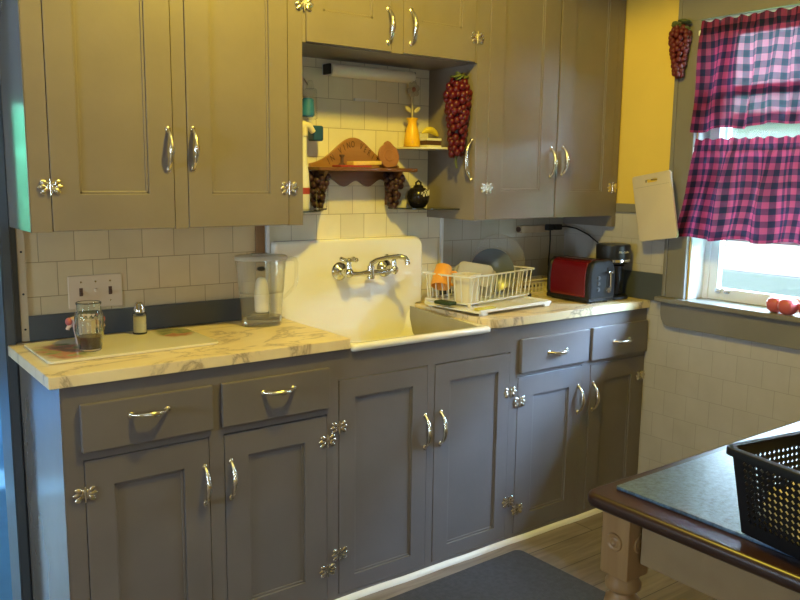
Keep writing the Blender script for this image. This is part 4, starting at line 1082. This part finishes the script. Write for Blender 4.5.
tomato(-.005, -1.205, .035, 'red tomato cut by the right edge of the photo on the window sill', 1)

# ------------------------------------------------------------------ right worktop
RA = math.radians(11)
t = thing('drainboard', 'white plastic drainboard under the dish rack', 'drainboard', (-.735, -.262, WT), math.radians(5))
bm = BM(); prism(bm, rrect(-.225, .225, -.16, .15, .025, 5), 2, .012, .0165, .001)
for (a, c, e, f) in ((-.225, .225, -.16, -.154), (-.225, .225, .144, .15), (.219, .225, -.16, .15)): box(bm, a+.012, c-.012, e, f, .014, .024, .002) if c-a > .1 else box(bm, a, c, e+.02, f-.02, .014, .024, .002)
obj('tray', bm, WHITE, t)
for x, y in ((.195, -.145), (.195, .135), (-.18, -.145), (-.18, .135)):
    bm = BM(); box(bm, x-.016, x+.016, y-.010, y+.010, .0, .0125, .003); obj('foot', bm, WHITE, t)
t = thing('dish_rack', 'white coated wire dish rack full of dishes right of the sink', 'dish rack', (-.900, -.330, WT+.018), RA)
RL, RD, RH = .44, .22, .118
def P3(u, v, z): return (u, v, z)
bm = BM(); w = .0026
fl = .012
rim = [(0-fl, 0-fl, RH), (RL+fl, 0-fl, RH), (RL+fl, RD+fl, RH), (-fl, RD+fl, RH)]
def rr3(pts, r=.02):
    out = []
    n = len(pts)
    for i in range(n):
        p, a, c = Vector(pts[i]), Vector(pts[i-1]), Vector(pts[(i+1) % n])
        d1, d2 = (a-p).normalized()*r, (c-p).normalized()*r
        for k in range(5):
            q = k/4; out.append(p+d1*(1-q)**2+d2*q**2)
    return out
rim[1] = (RL+fl, -fl, RH+.002); rim[2] = (RL+fl, RD+fl, RH+.002)
tube(bm, rr3(rim), .0036, 8, True); obj('top_rim', bm, WHITE, t)
bm = BM(); tube(bm, rr3([(0, 0, .012), (RL, 0, .012), (RL, RD, .012), (0, RD, .012)]), .0036, 8, True); obj('bottom_rim', bm, WHITE, t)
def wires(nm, prs):
    bm = BM(); tube(bm, [(0, 0, 0), (0, 0, 1)], w, 6)
    for i, (a, c) in enumerate(prs):
        bb = BM(); tube(bb, [a, c], w, 6); obj(nm, bb, WHITE, t)
    bm.free()
wires('side_wire', [((.02+(RL-.04)*i/13, 0, .012), (.02+(RL-.04)*i/13, -fl, RH)) for i in range(14)])
wires('back_wire', [((.02+(RL-.04)*i/13, RD, .012), (.02+(RL-.04)*i/13, RD+fl, RH)) for i in range(14)])
wires('end_wire', [((0, .03+(RD-.06)*i/5, .012), (-fl, .03+(RD-.06)*i/5, RH)) for i in range(6)]+[((RL, .03+(RD-.06)*i/5, .012), (RL+fl, .03+(RD-.06)*i/5, RH)) for i in range(6)])
wires('floor_wire', [((.03+(RL-.06)*i/11, 0, .010), (.03+(RL-.06)*i/11, RD, .010)) for i in range(12)])
for u, v in ((.01, .0), (RL-.01, 0), (.01, RD), (RL-.01, RD)):
    bm = BM(); cyl(bm, (u, v, -.001), (u, v, .014), .0085, .007, 12, .002); obj('foot', bm, BLACKR if u > .2 else CREAMP, t, label='black foot' if u > .2 else None)
MR = Matrix.Translation((-.900, -.330, WT+.018)) @ Matrix.Rotation(RA, 4, 'Z')
def inrack(u, v, z): return MR @ Vector((u, v, z))
# cutlery caddy hung on the near left corner
t = thing('cutlery_caddy', 'cream plastic cutlery caddy in the near left corner of the dish rack', 'caddy', inrack(.045, .030, .0155), RA)
bm = BM(); ring = []
tt = bmesh.new()
lo = [rrect(-.038, .040, -.024, .050, .01, 4), rrect(-.042, .044, -.028, .056, .012, 4), rrect(-.044, .046, -.030, .058, .012, 4), rrect(-.039, .041, -.025, .053, .010, 4), rrect(-.035, .037, -.021, .047, .01, 4)]
zs = [0, .105, .110, .110, .004]; rg = [[tt.verts.new((u, v, z)) for u, v in L] for L, z in zip(lo, zs)]
for A, B in zip(rg[:-1], rg[1:]):
    for i in range(len(A)): tt.faces.new((A[i], A[(i+1) % len(A)], B[(i+1) % len(A)], B[i]))
tt.faces.new(rg[0][::-1]); tt.faces.new(rg[-1]); bmesh.ops.recalc_face_normals(tt, faces=tt.faces[:]); merge(bm, tt); obj('caddy_body', bm, CREAMP, t)
# mug
az = Vector((-.42, -.30, -.86)).normalized(); ax_ = Vector((.85, -.25, .45)); ax_ = (ax_-az*ax_.dot(az)).normalized(); ay_ = az.cross(ax_)
t = thing('mug', 'orange mug tipped upside down at the left end of the dish rack', 'mug', inrack(.022, .150, .108), rot=Matrix((ax_, ay_, az)).transposed().to_euler())
bm = BM(); lathe(bm, [(0, -.045), (.028, -.045), (.032, -.042), (.038, .0), (.040, .045), (.038, .047), (.036, .045), (.034, 0), (.028, -.038), (0, -.039)], (0, 0, 0), 32); obj('mug_body', bm, ORANGE, t, ang=60)
bm = BM(); tube(bm, [(.036, 0, .028), (.055, 0, .030), (.066, 0, .012), (.064, 0, -.012), (.050, 0, -.026), (.034, 0, -.024)], [.006, .0065, .007, .007, .0065, .006], 10); obj('handle', bm, ORANGE, t)
# container and plates
t = thing('food_container', 'grey translucent food container leaning in the dish rack', 'container', inrack(.175, .105, .094), rot=(math.radians(232), math.radians(8), RA+math.radians(-55)))
bm = BM(); tt = bmesh.new()
lo = [rrect(-.070, .070, -.052, .052, .02, 4), rrect(-.082, .082, -.064, .064, .024, 4), rrect(-.088, .088, -.070, .070, .026, 4), rrect(-.079, .079, -.061, .061, .022, 4), rrect(-.068, .068, -.050, .050, .018, 4)]
zs = [-.028, .026, .028, .028, -.025]; rg = [[tt.verts.new((u, v, z)) for u, v in L] for L, z in zip(lo, zs)]
for A, B in zip(rg[:-1], rg[1:]):
    for i in range(len(A)): tt.faces.new((A[i], A[(i+1) % len(A)], B[(i+1) % len(A)], B[i]))
tt.faces.new(rg[0][::-1]); tt.faces.new(rg[-1]); bmesh.ops.recalc_face_normals(tt, faces=tt.faces[:]); merge(bm, tt); obj('container_body', bm, GREYC, t)
def plate(nm, lab, u, v, z, r, m, tilt, yaw):
    t = thing(nm, lab, nm.split('_')[-1], inrack(u, v, z), rot=(math.radians(tilt), 0, RA+math.radians(yaw)))
    bm = BM(); lathe(bm, [(0, 0), (.6*r, 0), (.68*r, .004), (r, .013), (r, .0155), (.68*r, .0075), (.6*r, .0035), (0, .0035)], (0, 0, 0), 48); obj('disc', bm, m, t, ang=60)
    bm = BM(); lathe(bm, [(.5*r, 0), (.5*r, -.003), (.53*r, -.003), (.54*r, 0)], (0, 0, 0), 48); obj('foot_ring', bm, m, t)
plate('dinner_plate', 'dark blue grey plate standing in the dish rack', .300, .108, .112, .093, GREYPL, 78, -45)
plate('glass_plate', 'large clear glass plate standing at the far end of the dish rack', .365, .125, .140, .122, CLEAR, 80, -32)
# sponges
bm = BM(); box(bm, -.042, .042, -.022, .022, 0, .014, .005, 3); o = obj('sponge', bm, SPONGE); o.location = (-.958, -.262, WT+.0262); o.rotation_euler = (0, 0, math.radians(98)); tag(o, 'dark green scouring sponge at the left end of the drainboard', 'sponge')
bm = BM(); prism(bm, rrect(-.05, .05, -.016, .016, .008, 4), 2, 0, .007, .002); o = obj('sponge_cloth', bm, SPONGEY); o.location = (-.865, -.392, WT+.0172); o.rotation_euler = (0, 0, .09); tag(o, 'thin yellow sponge cloth on the front edge of the drainboard', 'cloth')
# lattice tray behind the toaster
t = thing('slotted_basket', 'low cream slotted basket between the dish rack and the toaster', 'basket', (-.312, -.085, WT), 0)
bm = BM()
for y0_, y1_ in ((-.045, -.041), (.041, .045)):
    tt = bmesh.new(); front_grid(tt, -.125, .125, 0, .066, y0_, y1_, [(-.115+.023*i, -.099+.023*i, .012, .028) for i in range(10)]+[(-.115+.023*i, -.099+.023*i, .034, .050) for i in range(10)]); merge(bm, tt)
box(bm, -.125, -.121, -.041, .041, 0, .066); box(bm, .121, .125, -.041, .041, 0, .066); box(bm, -.121, .121, -.041, .041, 0, .004)
obj('basket_body', bm, CREAMP, t, sm=False)
bm = BM()
tube(bm, rr3([(-.128, -.048, .066), (.128, -.048, .066), (.128, .048, .066), (-.128, .048, .066)], .012), .004, 8, True); obj('rim', bm, CREAMP, t)

# toaster: long axis along y, control end towards the room
t = thing('toaster', 'metallic red toaster with black ends on the right worktop', 'toaster', (-.262, -.345, WT))
def tsec(w, h, z0=.0): # cross-section in x,z
    return [(-w*.97, z0), (-w, z0+.02), (-w, z0+h*.55), (-w*.93, z0+h*.80), (-w*.78, z0+h*.94), (-w*.5, z0+h), (w*.5, z0+h), (w*.78, z0+h*.94), (w*.93, z0+h*.80), (w, z0+h*.55), (w, z0+.02), (w*.97, z0)]
bm = BM(); prism(bm, tsec(.078, .160, .020), 1, -.085, .110, .004); obj('shell', bm, REDT, t, ang=50)
for nm, a, c in (('control_end', -.118, -.084), ('back_end', .109, .135)):
    bm = BM(); prism(bm, tsec(.080, .163, .018), 1, a, c, .010 if a < 0 else .018, seg=3); obj(nm, bm, BLACKP, t, ang=50)
bm = BM(); box(bm, -.080, .080, -.112, .130, .006, .026, .006); obj('base', bm, BLACKP, t)
for x in (-.05, .05):
    for y in (-.09, .11):
        bm = BM(); cyl(bm, (x, y, 0), (x, y, .0075), .010, seg=14); obj('foot', bm, BLACKR, t)
bm = BM()
for x in (-.028, .028): box(bm, x-.013, x+.013, -.065, .095, .1795, .1808)
obj('bread_slot', bm, GAP, t, sm=False)
bm = BM(); box(bm, .022, .028, -.1205, -.117, .045, .150, .001); obj('lever_slot', bm, GAP, t)
bm = BM(); box(bm, .010, .044, -.140, -.118, .125, .137, .003); obj('lever', bm, CHROME, t)
bm = BM(); tube(bm, [(.040, -.124, .128), (.043, -.124, .06)], .004, 8); obj('lever_rail', bm, CHROME, t)
bm = BM(); cyl(bm, (.026, -.117, .055), (.026, -.133, .055), .014, .0125, 20, .002); obj('dial', bm, CHROME, t)
for i in range(3):
    bm = BM(); cyl(bm, (-.030, -.117, .060+.024*i), (-.030, -.123, .060+.024*i), .0085, seg=16, bev=.0015); obj('button', bm, mat('button_grey', (.10, .10, .10), .3) if i == 0 else bpy.data.materials['button_grey'], t)

# coffee maker
t = thing('coffee_maker', 'small black single cup coffee maker behind the toaster', 'coffee maker', (-.098, -.375, WT))
bm = BM(); lathe(bm, [(0, 0), (.070, 0), (.073, .004), (.071, .014), (.055, .018), (0, .018)], (0, 0, 0), 36); obj('base', bm, BLACKP, t)
bm = BM(); box(bm, -.045, .045, .020, .066, .012, .16, .008); obj('column', bm, BLACKP, t)
bm = BM(); lathe(bm, [(0, .152), (.060, .152), (.068, .158), (.072, .170), (.0745, .232), (.071, .238), (0, .240)], (0, 0, 0), 40); o = obj('brew_head', bm, BLACKP, t)
bm = BM(); lathe(bm, [(.0715, .162), (.0735, .163), (.0735, .174), (.072, .175)], (0, 0, 0), 40); obj('chrome_band', bm, CHROME, o)
bm = BM(); lathe(bm, [(0, .019), (.034, .019), (.037, .022), (.042, .12), (.043, .146), (.040, .148), (0, .148)], (0, -.012, 0), 32); obj('travel_mug', bm, mat('black_steel', (.03, .03, .035), .22, .6), t)
cu = bpy.data.curves.new('t', 'FONT'); cu.body = 'Mr. Coffee'; cu.size = .013; cu.align_x = 'CENTER'; cu.extrude = .0004; cu.shear = .2
to = bpy.data.objects.new('t', cu); C.objects.link(to); me = to.to_mesh(); tt = bmesh.new(); tt.from_mesh(me); to.to_mesh_clear(); bpy.data.objects.remove(to); bpy.data.curves.remove(cu)
bmesh.ops.subdivide_edges(tt, edges=tt.edges[:], cuts=1)
for v in tt.verts:
    a = math.radians(-100)+v.co.x/.0745; r = .0745+v.co.z
    v.co = Vector((r*math.cos(a), r*math.sin(a), .203+v.co.y))
bm = BM(); merge(bm, tt); obj('lettering', bm, WHITE, o, sm=False, label='white lettering')

# power strip with plugs and cords on the back wall under the cabinet
t = thing('power_strip', 'tan power strip on the tile under the right wall cabinet', 'power strip', (-.235, -.006, 1.198))
bm = BM(); box(bm, -.095, .095, -.034, 0, -.017, .017, .004); obj('strip_body', bm, TRIMW, t)
bm = BM(); cyl(bm, (-.095, -.017, 0), (-.101, -.017, 0), .012, seg=16); obj('end_button', bm, BROWN, t)
def cord(owner, at, pts, r, plug):
    at = Vector(at); bm = BM(); tube(bm, [at+Vector(p) for p in pts], r, 8); c = obj('power_cord', bm, BLACKR, owner, world=True, label='black power cord')
    bm = BM(); box(bm, *plug, .004); bm.transform(Matrix.Translation(at)); obj('plug', bm, BLACKR, c, world=True)
cord(bpy.data.objects['toaster'], (-.165, -.041, 1.205), [(0, -.02, -.014), (0, -.022, -.06), (.0, -.02, -.12), (-.004, -.02, -.17), (.0, -.028, -.21), (.0, -.05, -.245), (-.03, -.10, -.262), (-.07, -.165, -.258)], .0034, (-.018, .018, -.028, 0, -.014, .014))
cord(bpy.data.objects['coffee_maker'], (-.118, -.041, 1.205), [(.022, -.015, .001), (.05, -.03, .003), (.075, -.07, -.005), (.088, -.13, -.03), (.086, -.19, -.062), (.065, -.235, -.10), (.045, -.255, -.15), (.045, -.252, -.22), (.05, -.258, -.272)], .0036, (-.018, .024, -.03, 0, -.013, .013))
